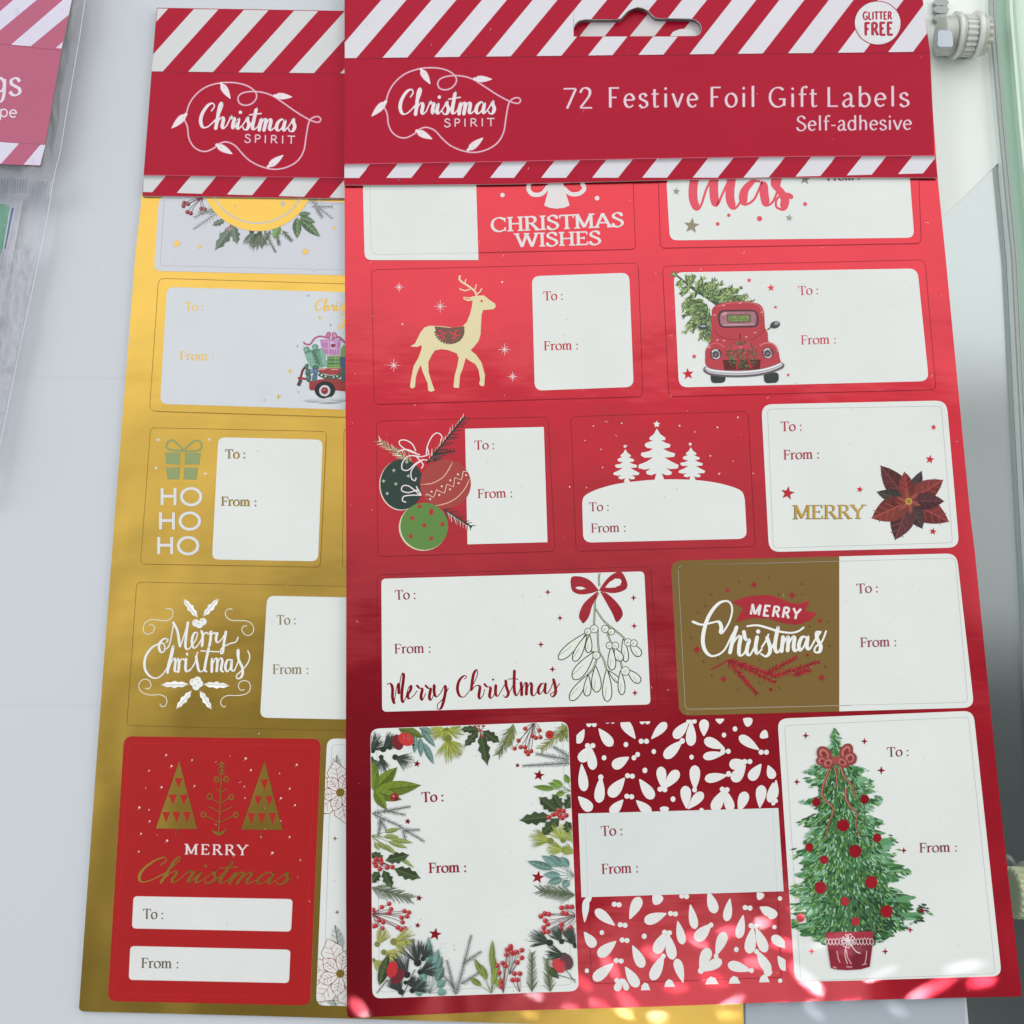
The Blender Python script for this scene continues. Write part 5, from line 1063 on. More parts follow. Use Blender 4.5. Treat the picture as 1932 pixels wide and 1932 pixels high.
for b, t_, wd in (((1205, 1690), (1195, 1822), 11), ((1240, 1700), (1245, 1852), 12), ((1265, 1740), (1342, 1905), 13), ((1245, 1640), (1355, 1775), 12), ((1225, 1615), (1350, 1682), 12)): leaf(A, fa(*b), fa(*t_), wd, TEAL, (150, 180, 172))
A.disc(*fa(1070, 1738), 10.5, 15, -.25, col=(122, 40, 46)); A.disc(*fa(1132, 1715), 15.5, 12, .5, col=(198, 58, 56)); A.disc(*fa(1140, 1705), 8, 6, .5, col=(212, 84, 78)); A.disc(*fa(1190, 1758), 2.4, col=(60, 40, 36))
for x, y, a, l in ((1430, 1650, 180, 34), (1440, 1650, 0, 34), (1440, 1640, 100, 26), (1450, 1710, 90, 46), (1450, 1715, 60, 40)): tuft(A, *fa(x, y), a, 40, l, YG, 42, .8)
for b, t_, wd in (((1690, 1640), (1540, 1640), 17), ((1680, 1650), (1572, 1772), 19), ((1695, 1660), (1748, 1915), 24), ((1705, 1650), (1842, 1740), 22)): holly(A, fa(*b), fa(*t_), wd, HG)
berries(A, fa(1690, 1640), [fa(1650, 1612), fa(1690, 1650), fa(1715, 1612), fa(1708, 1690), fa(1680, 1610)], 3.2, BR)
pine(A, fa(1940, 1620), fa(1830, 1830), 22, 22, (98, 112, 66), 1, 35); pine(A, fb(10, 1600), fb(-20, 1760), 18, 18, (120, 128, 70), 1, 35)
berries(A, fb(165, 1590), [fb(*p) for p in ((100, 1635), (208, 1648), (155, 1690), (180, 1705), (215, 1700), (20, 1785), (65, 1775), (97, 1775), (105, 1808), (145, 1805), (122, 1828), (50, 1725))], 4.2, (180, 62, 58))
pine(A, fb(440, 1600), fb(220, 1790), 26, 22, (130, 134, 72), 1, 38); tuft(A, *fb(380, 1660), 20, 50, 24, (120, 128, 70), 120, .9); A.disc(*fb(285, 1680), 8, col=(172, 52, 48)); A.disc(*fb(285, 1684), 2.4, col=(110, 40, 36))
pine(A, fb(440, 1870), fb(180, 1825), 30, 9, GRY, .8, 55); pine(A, fb(440, 1895), fb(80, 1915), 40, 8, GRY, .8, 55); pine(A, fb(440, 1850), fb(310, 1770), 18, 9, GRY, .8, 55)
# left
for t_, wd in (((1065, -5), 26), ((1243, 130), 29), ((1098, 240), 22), ((985, 315), 18), ((890, -60), 20), ((915, 10), 16)): leaf(A, fc(890, 175), fc(*t_), wd, (118, 138, 52), (72, 92, 36))
A.disc(*fc(1045, 220), 8, col=(150, 44, 48)); A.disc(*fc(1060, 232), 2.4, col=(60, 30, 30)); A.disc(*fc(1038, 212), 2.4, col=(196, 120, 118))
for b, t_, n in (((875, 345), (1165, 290), 30), ((960, 320), (1130, 355), 14), ((890, 350), (1090, 440), 22), ((1080, 440), (1270, 555), 20), ((940, 390), (925, 515), 14), ((930, 380), (985, 470), 10), ((1110, 470), (1130, 550), 8), ((1120, 470), (1235, 465), 10)): pine(A, fc(*b), fc(*t_), n, 8, GRY, .8, 50)
spray(A, fc(870, 510), [fc(1090, 455), fc(1080, 520), fc(1185, 565), fc(1145, 605), fc(990, 620), fc(1060, 650), fc(930, 620), fc(1195, 755)], 9, (140, 156, 84), (180, 190, 140))
for b, t_, wd in (((960, 700), (868, 640), 22), ((975, 700), (1158, 655), 24), ((1040, 760), (1243, 832), 26), ((960, 770), (1028, 910), 22), ((930, 780), (868, 870), 22)): holly(A, fc(*b), fc(*t_), wd, HG)
berries(A, fc(1010, 735), [fc(*p) for p in ((905, 690), (948, 718), (905, 738), (935, 762), (990, 752), (1030, 748), (895, 715), (940, 690))], 4.6, (188, 60, 60))
pine(A, fc(870, 900), fc(1160, 985), 30, 30, (98, 110, 88), 1, 32)
berries(A, fc(870, 1100), [fc(*p) for p in ((1005, 1025), (950, 1050), (1020, 1065), (1005, 1095), (1120, 1080), (1155, 1090), (1140, 1120), (1100, 1130), (885, 1070), (1107, 1165), (960, 1165), (905, 1190), (955, 1210), (1070, 1205), (1125, 1210), (1095, 1220), (930, 1150), (890, 1195))], 4.4, BR, (120, 60, 66))
for x, y, a, l in ((915, 1330, -60, 34), (1040, 1310, -15, 42), (965, 1390, 20, 34), (885, 1450, 40, 26), (1040, 1320, 20, 30)): tuft(A, *fc(x, y), a, 44, l, (160, 162, 88), 36, .8)
# right
spray(A, fd(450, 175), [fd(162, 140), fd(275, 112), fd(305, 88), fd(400, 45), (fd(330, 200)), fd(420, 230)], 11, (120, 150, 70), (90, 120, 50))
for b, t_, wd in (((340, 330), (203, 218), 26), ((300, 365), (55, 395), 27), ((360, 375), (218, 512), 26), ((380, 310), (305, 195), 22), ((400, 310), (460, 210), 22), ((410, 400), (440, 500), 22)): holly(A, fd(*b), fd(*t_), wd, HG)
berries(A, fd(365, 345), [fd(*p) for p in ((355, 318), (388, 325), (340, 345), (362, 360), (380, 378), (410, 358), (312, 352), (278, 372))], 4.6, (188, 60, 60))
for x, y, a, l in ((290, 550, 190, 40), (385, 545, 235, 34), (395, 620, 190, 34), (470, 560, 230, 30), (475, 640, 200, 26)): tuft(A, *fd(x, y), a, 44, l, (150, 160, 78), 34, .8)
spray(A, fd(475, 815), [fd(115, 703), fd(222, 660), fd(285, 655), fd(368, 668), fd(236, 805), fd(268, 868), fd(380, 895)], 15, TEAL, (150, 182, 172))
pine(A, fd(480, 960), fd(215, 925), 30, 30, (92, 106, 82), 1, 32)
berries(A, fd(485, 1110), [fd(*p) for p in ((218, 1120), (248, 1098), (278, 1104), (252, 1152), (375, 1055), (415, 1048), (385, 1095), (410, 1100), (452, 1048), (240, 1205), (270, 1180), (240, 1240), (272, 1236), (375, 1180), (370, 1215), (400, 1245), (442, 1205))], 4.8, BR, (120, 90, 92))
for x, y, a, l in ((285, 1320, 200, 42), (375, 1310, 235, 32), (395, 1415, 190, 36), (480, 1340, 235, 34), (440, 1300, 260, 26)): tuft(A, *fd(x, y), a, 44, l, DT, 34, .9)
A.disc(*fd(412, 1462), 12, 16, -.4, col=(98, 66, 72)); A.disc(*fd(355, 1492), 12, 15, -.7, col=(198, 66, 72)); leaf(A, fd(270, 1500), fd(355, 1590), 14, HG, (120, 130, 96))
for b, t_, n in (((150, 1690), (150, 1395), 20), ((290, 1690), (262, 1440), 18)): pine(A, fd(*b), fd(*t_), n, 19, (84, 96, 62), 1.1, 38)
berries(A, fd(-20, 1560), [fd(*p) for p in ((75, 1375), (35, 1390), (75, 1432), (40, 1468), (8, 1400), (-10, 1360))], 4.8, BR); berries(A, fd(60, 1690), [fd(*p) for p in ((60, 1552), (18, 1552), (40, 1600), (5, 1600))], 4.8, BR)
for st in ([(480, 1620), (420, 1540), (390, 1500)], [(480, 1600), (410, 1580), (340, 1560)]): A.line([fd(*p) for p in st], 1.4, (96, 104, 100))
# bottom
spray(A, fc(1310, 1700), [fc(1302, 1270), fc(1378, 1362), fc(1405, 1420), fc(1418, 1500), fc(1432, 1600), fc(1225, 1595), fc(1240, 1500), fc(1440, 1690), fc(1200, 1690)], 15, TEAL, (140, 172, 166))
for x, y, a, l in ((1140, 1560, -120, 42), (1220, 1470, -110, 46), (1260, 1440, -60, 30), (1095, 1690, -120, 36), (1240, 1540, -20, 34), (1180, 1680, -30, 34), (1130, 1620, 0, 26)): tuft(A, *fc(x, y), a, 44, l, (56, 64, 62), 40, .9)
leaf(A, fc(930, 1640), fc(1000, 1400), 19, (70, 84, 56), (110, 124, 84)); A.line([fc(910, 1700), fc(990, 1600)], 1.6, (90, 76, 70)); A.line([fc(1100, 1730), fc(1200, 1520)], 1.6, (70, 72, 72))
A.disc(*fc(1070, 1575), 10, 17, .7, col=(112, 44, 52)); A.disc(*fc(1028, 1520), 10, 16, .25, col=(192, 52, 58)); A.disc(*fc(1062, 1448), 2.4, col=(80, 60, 60))
for b, t_, n in (((1505, 1710), (1440, 1450), 26), ((1510, 1710), (1625, 1260), 44), ((1560, 1480), (1700, 1385), 16), ((1550, 1630), (1690, 1540), 16), ((1500, 1660), (1410, 1560), 10)): pine(A, fc(*b), fc(*t_), n, 8.5, (92, 98, 98), .8, 48)
spray(A, fc(1775, 1700), [fc(1785, 1295), fc(1648, 1435), fc(1805, 1425), fc(1612, 1580), fc(1805, 1550), fc(1855, 1585), fc(1700, 1480), fc(1835, 1470)], 11, (124, 140, 66), (160, 172, 110))
berries(A, fc(1865, 1700), [fc(*p) for p in ((1895, 1372), (1922, 1345), (1862, 1472), (1820, 1492), (1885, 1496), (1835, 1545), (1850, 1612), (1850, 1650), (1890, 1410), (1932, 1390))], 4.6, BR, (110, 66, 60))
for i in range(36):
    x, y = random.choice([(random.uniform(760, 800), random.uniform(1690, 1760)), (random.uniform(1000, 1030), random.uniform(1460, 1620)), (random.uniform(830, 900), random.uniform(1390, 1440)), (random.uniform(985, 1010), random.uniform(1730, 1790)), (random.uniform(825, 870), random.uniform(1770, 1800))]); A.disc(x, y, random.uniform(.5, 1.2), col=(140, 145, 145), n=6)
A.build('foliage_frame_print', s)
A = Art(Z+.00013); A.each = 1
for p, r in ((fa(1215, 1900), 7), (fb(42, 1912), 5), (fc(1145, 403), 6.3), (fc(1230, 982), 6.5), (fc(1220, 1187), 6), (fc(1352, 1255), 12.5), (fd(203, 55), 11), (fd(195, 825), 12.5), (fa(1542, 1825), 3)): star(A, *p, r, m='red', rot=-80)
A.build('foil_star', s)

# R11 mistletoe pattern
s, A = sticker(red, Z, [(1099, 1392), (1448, 1366), (1475, 1844), (1116, 1856)], 8, foil='red', label='red sticker scattered with white mistletoe leaves around a white band')
s2 = s
A = Art(Z+.00009, clip=orient([(1087, 1366), (1300, 1358), (1466, 1352), (1484, 1868), (1096, 1874)]))
PW = (228, 228, 226)
f = fb
for b, t_, wd in (((545, 1640), (490, 1745), 60), ((655, 1635), (755, 1765), 75), ((930, 1710), (832, 1570), 75), ((1052, 1712), (1165, 1590), 65), ((1335, 1580), (1222, 1705), 75), ((1352, 1580), (1350, 1765), 75), ((1448, 1690), (1450, 1565), 72), ((1568, 1600), (1568, 1550), 62), ((1745, 1560), (1808, 1600), 70), ((1285, 1725), (1150, 1855), 80), ((1605, 1785), (1452, 1718), 75), ((1605, 1820), (1442, 1850), 62), ((1865, 1795), (1715, 1692), 70), ((1932, 1700), (1880, 1665), 70), ((585, 1770), (515, 1885), 80), ((592, 1772), (612, 1945), 70), ((882, 1850), (758, 1925), 80), ((1775, 1890), (1640, 1910), 80)): drop(A, f(*b), f(*t_), wd/3.85, PW)
for x, y in ((600, 1605), (1003, 1585), (995, 1732), (1355, 1580), (740, 1580), (590, 1765), (1612, 1808), (1900, 1815), (1775, 1885)):
    for sg in (-1, 1): A.disc(*f(x+sg*20, y-abs(sg)*2), 4.9, col=PW, n=12)
for x, y, r in ((860, 1755, 18), (695, 1855, 18), (1070, 1808, 17), (1355, 1850, 17), (1600, 1683, 17), (1683, 1637, 18), (1285, 1728, 20), (920, 1855, 18), (948, 1830, 18)): A.disc(*f(x, y), r/4, r/3.6, col=PW, n=12)
f = fd
up = [((525, -30), (545, 175), 72), ((672, 65), (655, 262), 76), ((850, 75), (735, 215), 88), ((962, 85), (1065, 232), 80), ((1138, 155), (1122, -10), 72), ((1148, 155), (1255, 20), 78), ((1380, 165), (1380, -20), 78), ((1625, 55), (1455, 85), 70), ((1762, -20), (1665, 100), 84), ((1880, -30), (1795, 90), 78), ((500, 215), (600, 320), 80), ((1318, 305), (1308, 135), 78), ((1328, 308), (1440, 185), 72), ((1600, 165), (1520, 325), 84), ((1608, 165), (1655, 325), 72), ((1712, 330), (1765, 180), 78), ((1870, 300), (1885, 130), 78), ((838, 240), (745, 345), 72), ((938, 245), (1045, 345), 72), ((1150, 345), (1150, 290), 66), ((1970, 110), (1945, 260), 60)]
lo = [((565, 960), (530, 1060), 10), ((548, 1165), (560, 985), 52), ((775, 1188), (630, 1070), 72), ((888, 1140), (965, 975), 80), ((1165, 1098), (1000, 1160), 80), ((1345, 1030), (1382, 1215), 64), ((1645, 985), (1618, 1155), 64), ((1480, 930), (1535, 1095), 76), ((1250, 1155), (1290, 1330), 64), ((1502, 1178), (1385, 1300), 88), ((1745, 1110), (1710, 1285), 66), ((1158, 1238), (1085, 1400), 86), ((1172, 1245), (1215, 1445), 76), ((1540, 1415), (1605, 1240), 76), ((1818, 1200), (1788, 1400), 82), ((1842, 1205), (1915, 1390), 76), ((545, 1238), (625, 1350), 74), ((785, 1308), (650, 1420), 82), ((910, 1340), (990, 1505), 76), ((1145, 1408), (1055, 1600), 82), ((1292, 1620), (1240, 1440), 68), ((1418, 1525), (1485, 1360), 82), ((1425, 1535), (1582, 1450), 76), ((1805, 1530), (1630, 1480), 76), ((1845, 1375), (1945, 1540), 72), ((765, 1475), (615, 1600), 82), ((855, 1500), (950, 1652), 78), ((1065, 950), (1120, 1020), 86), ((1870, 1050), (1960, 1100), 70), ((835, 1590), (782, 1682), 56), ((845, 1590), (868, 1680), 44), ((1850, 940), (1890, 985), 60), ((600, 960), (560, 1010), 44)]
for b, t_, wd in up+lo: drop(A, f(*b), f(*t_), wd/3.85, PW)
for x, y in ((890, 60), (885, 215), (1135, 162), (1605, 162), (790, 1030), (835, 1185), (1215, 1100), (1170, 1242), (850, 1300), (805, 1455), (1778, 1055), (1822, 1192), (1300, 968), (810, 1605)):
    for sg in (-1, 1): A.disc(*f(x+sg*18, y+sg*2), 4.9, col=PW, n=12)
for x, y, r in ((670, 70, 20), (1635, 45, 20), (1378, 165, 18), (1142, 1420, 18), (1540, 1420, 18), (1502, 1185, 18), (1808, 1528, 18), (1003, 18, 19), (1215, 235, 19), (678, 1242, 17), (998, 1270, 19), (1693, 1370, 18), (565, 1530, 16), (1845, 1385, 18), (1430, 320, 18), (1425, 1530, 22)): A.disc(*f(x, y), r/4, r/3.6, col=PW, n=12)
for x, y, wd in ((1008, 1670, 36), (1190, 1645, 40), (1510, 1625, 50), (1680, 1620, 44), (1905, 1610, 40)): A.poly([f(x-wd, y+8), f(x-wd*.8, y-28), f(x-wd*.2, y-52), f(x+wd*.5, y-40), f(x+wd, y+6)], PW)
f = lambda x, y: t1(3, 3, x, y)
for b, t_, wd in (((0, -20), (40, 80), 66), ((62, 90), (45, 235), 56), ((0, 1050), (50, 1135), 76), ((155, 1365), (30, 1270), 72), ((75, 1420), (145, 1525), 72), ((-20, 1480), (10, 1570), 60)): drop(A, f(*b), f(*t_), wd/3.85, PW)
for x, y, r in ((22, 240, 17), (58, 248, 17), (40, 268, 15), (90, 985, 17), (48, 1200, 17), (92, 1605, 17)): A.disc(*f(x, y), r/4, col=PW, n=12)
A.build('mistletoe_leaf_print', s)
B = Art(Z+.00012); B.poly([(1091, 1535), (1468.5, 1524.5), (1478.5, 1681.5), (1097, 1693)], (216, 222, 220)); B.line([(1104, 1535), (1109, 1692)], .6, (180, 186, 184)); B.line([(1458, 1525), (1466, 1682)], .6, (190, 196, 194)); B.build('writing_panel', s)
A = Art(Z+.00014); to_from(A, 1134, 1577.5, 1175.5, 1575.5, 1135, 1649, 1205.5, 1646, 19, (145, 40, 62)); A.build('lettering', s)

# R12 big tree in pot
s, A = sticker(red, Z, [(1480, 1369), (1827, 1353), (1878, 1837), (1511, 1851)], 8, [(1467, 1356), (1836.5, 1341), (1890, 1842), (1500, 1853)], 19, body='print', label='white sticker with a painted christmas tree in a red pot')
to_from(A, 1674, 1428, 1716, 1426, 1734.5, 1608.5, 1807, 1606.5, 18, (125, 52, 64)); A.build('lettering', s)
full = rquad((1467.5, 1356), (1836, 1341), (1889.5, 1842), (1500.5, 1853), 19)
A = Art(Z+.00011, clip=full)
prof = [(1373, 1573, 1575), (1395, 1570, 1579), (1420, 1566, 1585), (1445, 1535, 1620), (1455, 1521, 1637), (1475, 1530, 1640), (1495, 1540, 1650), (1510, 1514, 1661), (1530, 1535, 1640), (1552, 1508, 1672), (1570, 1530, 1672), (1590, 1520, 1696), (1605, 1494, 1692), (1622, 1506, 1684), (1640, 1505, 1722), (1655, 1490, 1700), (1680, 1492, 1704), (1695, 1505, 1730), (1710, 1494, 1746), (1728, 1493, 1756), (1745, 1494, 1714), (1760, 1504, 1690), (1775, 1540, 1655)]
GRS = [(62, 112, 66), (92, 148, 98), (50, 88, 52), (112, 158, 78), (130, 178, 142), (74, 126, 82), (42, 72, 52), (150, 190, 160), (86, 134, 60)]
lft = [(cx_+(p[1]-cx_)*.74, p[0]) for p in prof for cx_ in [1574+(p[0]-1373)*.075]]; rgt = [(cx_+(p[2]-cx_)*.74, p[0]) for p in prof for cx_ in [1574+(p[0]-1373)*.075]]
A.poly(lft[::-1]+rgt, (70, 112, 72))
for p in prof[4:]:
    for sg, ex in ((-1, p[1]), (1, p[2])):
        cx_ = 1574+(p[0]-1373)*.075
        for q in range(4): drop(A, (cx_+(ex-cx_)*.35, p[0]-10+q*5), (cx_+(ex-cx_)*random.uniform(.8, 1.0), p[0]+random.uniform(-6, 9)), random.uniform(6, 11), random.choice([(74, 124, 76), (96, 150, 104), (60, 104, 60), (120, 168, 130)]))
for i in range(3900):
    y = 1373+(1775-1373)*random.random()**.72; l_ = interp([(p[0], p[1]) for p in prof], y); r_ = interp([(p[0], p[2]) for p in prof], y); cx = 1574+(y-1373)*.075
    u = random.uniform(-1, 1); u = math.copysign(abs(u)**.85, u)
    cl = math.sin(y*.19+u*3.1)+math.sin(u*9+y*.05)
    if abs(u) > .68 and cl < .1: continue
    x = cx+(u*(cx-l_) if u < 0 else u*(r_-cx)); a = math.pi/2-u*1.15+random.uniform(-.35, .35)
    ln = random.uniform(6, 13)
    cc = random.choice(GRS if abs(u) < .6 else GRS[1:5]+GRS[7:8]+GRS[:1])
    if y > 1690 and u > .05 and random.random() < .5: cc = (44, 66, 52)
    A.line([(x, y), (x+ln*math.cos(a)*.5, y+ln*math.sin(a)*.45), (x+ln*math.cos(a), y+ln*math.sin(a)*.8)], [1.5, 3.4, 1.0], sh(cc, random.uniform(.92, 1.1)))
for i in range(80):
    y = random.uniform(1440, 1765); l_ = interp([(p[0], p[1]) for p in prof], y); r_ = interp([(p[0], p[2]) for p in prof], y); x = random.uniform(l_*.8+r_*.2, l_*.2+r_*.8); A.disc(x, y, random.uniform(.5, 1.2), col=(205, 226, 208), n=6)
f = lambda x, y: t1(3, 3, x, y)
fp = lambda l: [f(*p) for p in l]
A.poly(fp([(432, 1240), (795, 1232), (790, 1330), (768, 1500), (700, 1520), (600, 1526), (520, 1522), (475, 1510), (448, 1340)]), (140, 38, 54)); A.poly(fp([(432, 1242), (795, 1234), (790, 1290), (438, 1300)]), (158, 48, 62)); A.poly(fp([(620, 1300), (780, 1290), (765, 1500), (640, 1520)]), (118, 32, 46))
for st in ([(520, 1380), (530, 1440), (545, 1470)], [(590, 1370), (600, 1430), (630, 1480)], [(745, 1380), (740, 1440), (730, 1480)], [(490, 1500), (520, 1510)], [(590, 1500), (635, 1502)], [(710, 1485), (745, 1478)]): A.line(fp(st), 2, (205, 150, 158))
for i in range(14):
    x = 430+i*26; A.line(cat(fp([(x, 1305), (x+14, 1285+4*math.sin(i)), (x+28, 1310), (x+14, 1335), (x, 1308)]), 4), 1.2, (212, 196, 198))
for a in range(0, 360, 40): q = f(605, 1305); A.line(cat([q, (q[0]+10*math.cos(R(a)), q[1]+13*math.sin(R(a))), (q[0]+13*math.cos(R(a+24)), q[1]+11*math.sin(R(a+24))), q], 4), 1.3, (222, 208, 210))
for st in ([(600, 1310), (580, 1400), (600, 1480)], [(610, 1310), (660, 1380), (700, 1400)]): A.line(cat(fp(st), 4), 1.4, (215, 198, 202))
RIBB, RIBL = (142, 66, 62), (196, 130, 112)
for st in ([(470, -10), (425, 110), (408, 190), (430, 240), (485, 290), (492, 340), (465, 400), (448, 470), (433, 545)], [(500, -10), (520, 60), (515, 150)], [(550, -10), (580, 70), (640, 140), (662, 230)], [(590, 150), (590, 230), (630, 300), (672, 350), (665, 430), (692, 515)]):
    q = cat(fp(st), 5); n_ = len(q); A.line(q, [5.2-3.6*i/n_ for i in range(n_)], RIBB); A.line([(x-.8, y) for x, y in q], [1.7-1.2*i/n_ for i in range(n_)], RIBL)
g3 = lambda x, y: t1(3, 2, x, y)
for cx, cy, rx, ry, a in ((425, 1830, 13, 17, -.6), (410, 1880, 12, 9, .2), (455, 1895, 13, 10, -.5), (590, 1810, 12, 17, .5), (620, 1860, 13, 13, .6), (560, 1890, 14, 9, .5)):
    A.disc(*g3(cx, cy), rx, ry, a, col=RIBB); A.disc(*g3(cx-2, cy-3), rx*.62, ry*.66, a, col=(188, 112, 108)); A.disc(*g3(cx, cy), rx*.34, ry*.42, a, col=(130, 54, 54))
A.disc(*g3(510, 1870), 7, 8, col=(160, 78, 74))
A.line([g3(497, 1630), g3(500, 1720), g3(512, 1800)], [1.5, 4, 7], (70, 132, 90))
for i in range(40): y = random.uniform(1640, 1830); x = 500+random.uniform(-1, 1)*(y-1620)*.12; A.line([g3(x, y), g3(x+random.uniform(-16, 16), y+8)], 1.5, random.choice(GRS[:6]))
A.build('painted_tree_print', s); ZT = A.z+A.n*DZ+1e-5
A = Art(ZT); A.each = 1
for x, y, r in ((365, 258, 32), (730, 235, 33), (567, 433, 45), (824, 527, 32), (312, 598, 31), (658, 628, 47), (424, 692, 32), (780, 862, 46), (397, 903, 45), (580, 1007, 32), (895, 1083, 46), (246, 1130, 31), (661, 1158, 32)): A.disc(*f(x, y), r/4, r/4+.3, m='red', n=24)
A.build('foil_bauble', s)
A = Art(Z+.00013); A.each = 1
for x, y, r in ((285, -244, 6.8), (728, -202, 6.8), (855, 18, 8.3), (218, 105, 6.6), (1025, 622, 6.4), (1073, 1222, 6.4), (330, 1383, 6.4), (885, 1385, 6.6)): star(A, *f(x, y), r, m='red', n=4, k=.34)
A.build('foil_star', s)
A = Art(ZT); A.each = 1; star(A, *f(1165, 1078), 6.4, m='red', n=5); A.build('foil_star', s)

# backing card seen below the lower right corner
bk = slab('backing_card', [(1407, 1838), (1450, 1838), (1818, 1840), (1826, 2100), (1408, 2100)], .0010, .0002, INK, None, side=PAPER); recolor(bk, (168, 176, 186))
bk.location.z -= .0; tag(bk, 'pale grey backing card showing below the red sheet at lower right', 'card')

# ================================================================== bagged pack at the left
bag = empty('bagged_pack', P(20, 300, 0), label='clear bagged gift pack with a pink striped header at the left edge', cat='gift pack')
HZ = .0075
hc = slab('header_card', [(-320, -200), (146, -60), (136, 0), (116, 95), (85, 273), (76, 313), (0, 309.5), (-320, 296)], HZ, HZ-.0006, INK, bag, side=mat('grey_board', (120, 124, 118), rough=.7)); recolor(hc, (184, 98, 126))
LV = (216, 212, 230)
A = Art(HZ+1e-5, clip=orient([(-320, -190), (145, -55), (135.5, 0), (115.5, 94.5), (0, 83), (-320, 60)]))
f = lambda l: T(0, 0, l)
for a_, b_ in (((75, 345), (225, 355)), ((-265, 315), (-115, 325)), ((-600, 290), (-450, 300)), ((405, 375), (560, 390))):
    A.poly(f([a_, b_, (b_[0]+520*1.3, b_[1]-520*1.08), (a_[0]+520*1.25, a_[1]-520*1.08)]), LV)
A.clip = orient([(-320, 255), (0, 267), (86, 272.5), (75.5, 312), (0, 308.5), (-320, 295)])
for a_, b_ in (((175, 1245), (330, 1255)), ((-150, 1240), (5, 1240)), ((-480, 1235), (-330, 1240))): A.poly(f([a_, b_, (b_[0]+150, b_[1]-170), (a_[0]+145, a_[1]-170)]), LV)
A.clip = None; A.line(f([(0, 330), (225, 357), (465, 381)]), 1.2, (150, 70, 100)); A.line(f([(0, 1070), (340, 1092)]), 1.2, (150, 84, 110))
A.build('stripe_print', hc)
A = Art(HZ+5e-5); text(A, 'gs', -17, 177, 40, 180, 47, 'optima', (226, 214, 228), grow=1); text(A, 'pe', -3, 219.5, 32.5, 222, 21, 'sans', (230, 218, 230)); A.build('lettering', hc)
# bag body
FILM = bpy.data.materials.new('clear_plastic_film'); FILM.use_nodes = True; nt = FILM.node_tree; nt.nodes.clear()
o_ = nt.nodes.new('ShaderNodeOutputMaterial'); mx = nt.nodes.new('ShaderNodeMixShader'); tr_ = nt.nodes.new('ShaderNodeBsdfTransparent'); pb = nt.nodes.new('ShaderNodeBsdfPrincipled')
tr_.inputs[0].default_value = (.97, .97, .98, 1); pb.inputs['Base Color'].default_value = (*lin((232, 232, 242)), 1); pb.inputs['Roughness'].default_value = .22; pb.inputs['Coat Weight'].default_value = .6
mx.inputs[0].default_value = .17; nt.links.new(tr_.outputs[0], mx.inputs[1]); nt.links.new(pb.outputs[0], mx.inputs[2]); nt.links.new(mx.outputs[0], o_.inputs[0])
from mathutils import noise
redge = [(172, -60), (161, 0), (150, 75), (137, 150), (124, 225), (114, 288), (106, 318), (99, 350), (96, 375), (86, 430), (75, 483), (62, 545), (40, 645), (25, 720), (2, 833), (-25, 960)]
dense = cat(redge, 12); NX = 90; v = []; fcs = []
for j, (ex, ey) in enumerate(dense):
    for i in range(NX+1):
        u = i/NX; x = -150+(ex+150)*u
        y = ey-6*(1-u)
        edge_drop = max(0, 1-(ex-x)/16)
        zz = .0056+.0026*noise.noise((x*.03, y*.012, 1.7))+.0014*noise.noise((x*.09, y*.03, 5.1))+.0005*noise.noise((x*.2, y*.11, 3.1))
        v.append(P(x, y, zz*(1-.72*edge_drop**2)))
for j in range(len(dense)-1):
    for i in range(NX): a_ = j*(NX+1)+i; fcs.append((a_, a_+NX+1, a_+NX+2, a_+1))
film = link('plastic_bag', v, fcs, FILM, bag, smooth=True)
F2 = FILM.copy(); F2.name = 'folded_film'
for n_ in F2.node_tree.nodes:
    if n_.type == 'MIX_SHADER': n_.inputs[0].default_value = .4
    if n_.type == 'BSDF_PRINCIPLED': n_.inputs['Base Color'].default_value = (*lin((200, 203, 214)), 1)
v = []; fcs = []; NX2 = 40; NY2 = 70
for j in range(NY2+1):
    y = 470+j*6
    for i in range(NX2+1):
        ex = interp([(p[1], p[0]) for p in redge], y)-5; x = -90+(ex+90)*i/NX2
        fold = abs(noise.noise((x*.035+y*.012, y*.012, 9.3)))
        v.append(P(x, y, .0040+.0055*fold*(1-(i/NX2)**4)+.0012*noise.noise((x*.12, y*.05, 2.2))))
for j in range(NY2):
    for i in range(NX2): a_ = j*(NX2+1)+i; fcs.append((a_, a_+NX2+1, a_+NX2+2, a_+1))
link('folded_film', v, fcs, F2, bag, smooth=True)
EDG = mat('painted_bag_highlight', (236, 238, 246), rough=.2, coat=1)  # pale colour paints the highlight along the film edge
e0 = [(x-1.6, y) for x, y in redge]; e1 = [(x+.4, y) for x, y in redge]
link('painted_bag_highlight', [P(x, y, .0030) for x, y in e0]+[P(x, y, .0022) for x, y in e1], [(i, i+len(e0), i+len(e0)+1, i+1) for i in range(len(e0)-1)], EDG, bag, smooth=True)
RIBM = mat('heat_seal', (240, 242, 250), rough=.25, coat=.5)
vs, fs = [], []
for i in range(34):
    x = 95-i*4.9; y0, y1 = 342+(-95+x)*.085, 369+(-95+x)*.075
    q = [(x-.4, y0), (x+1.4, y0), (x-1.2, y1), (x-3, y1)]; b_ = len(vs)
    vs += [P(px, py, .0052) for px, py in q]+[P((q[0][0]+q[1][0])/2, y0, .0070), P((q[2][0]+q[3][0])/2, y1, .0070)]
    fs += [(b_, b_+4, b_+5, b_+3), (b_+1, b_+2, b_+5, b_+4), (b_, b_+1, b_+4), (b_+3, b_+5, b_+2)]
link('heat_seal_ribs', vs, fs, RIBM, bag)['kind'] = 'stuff'
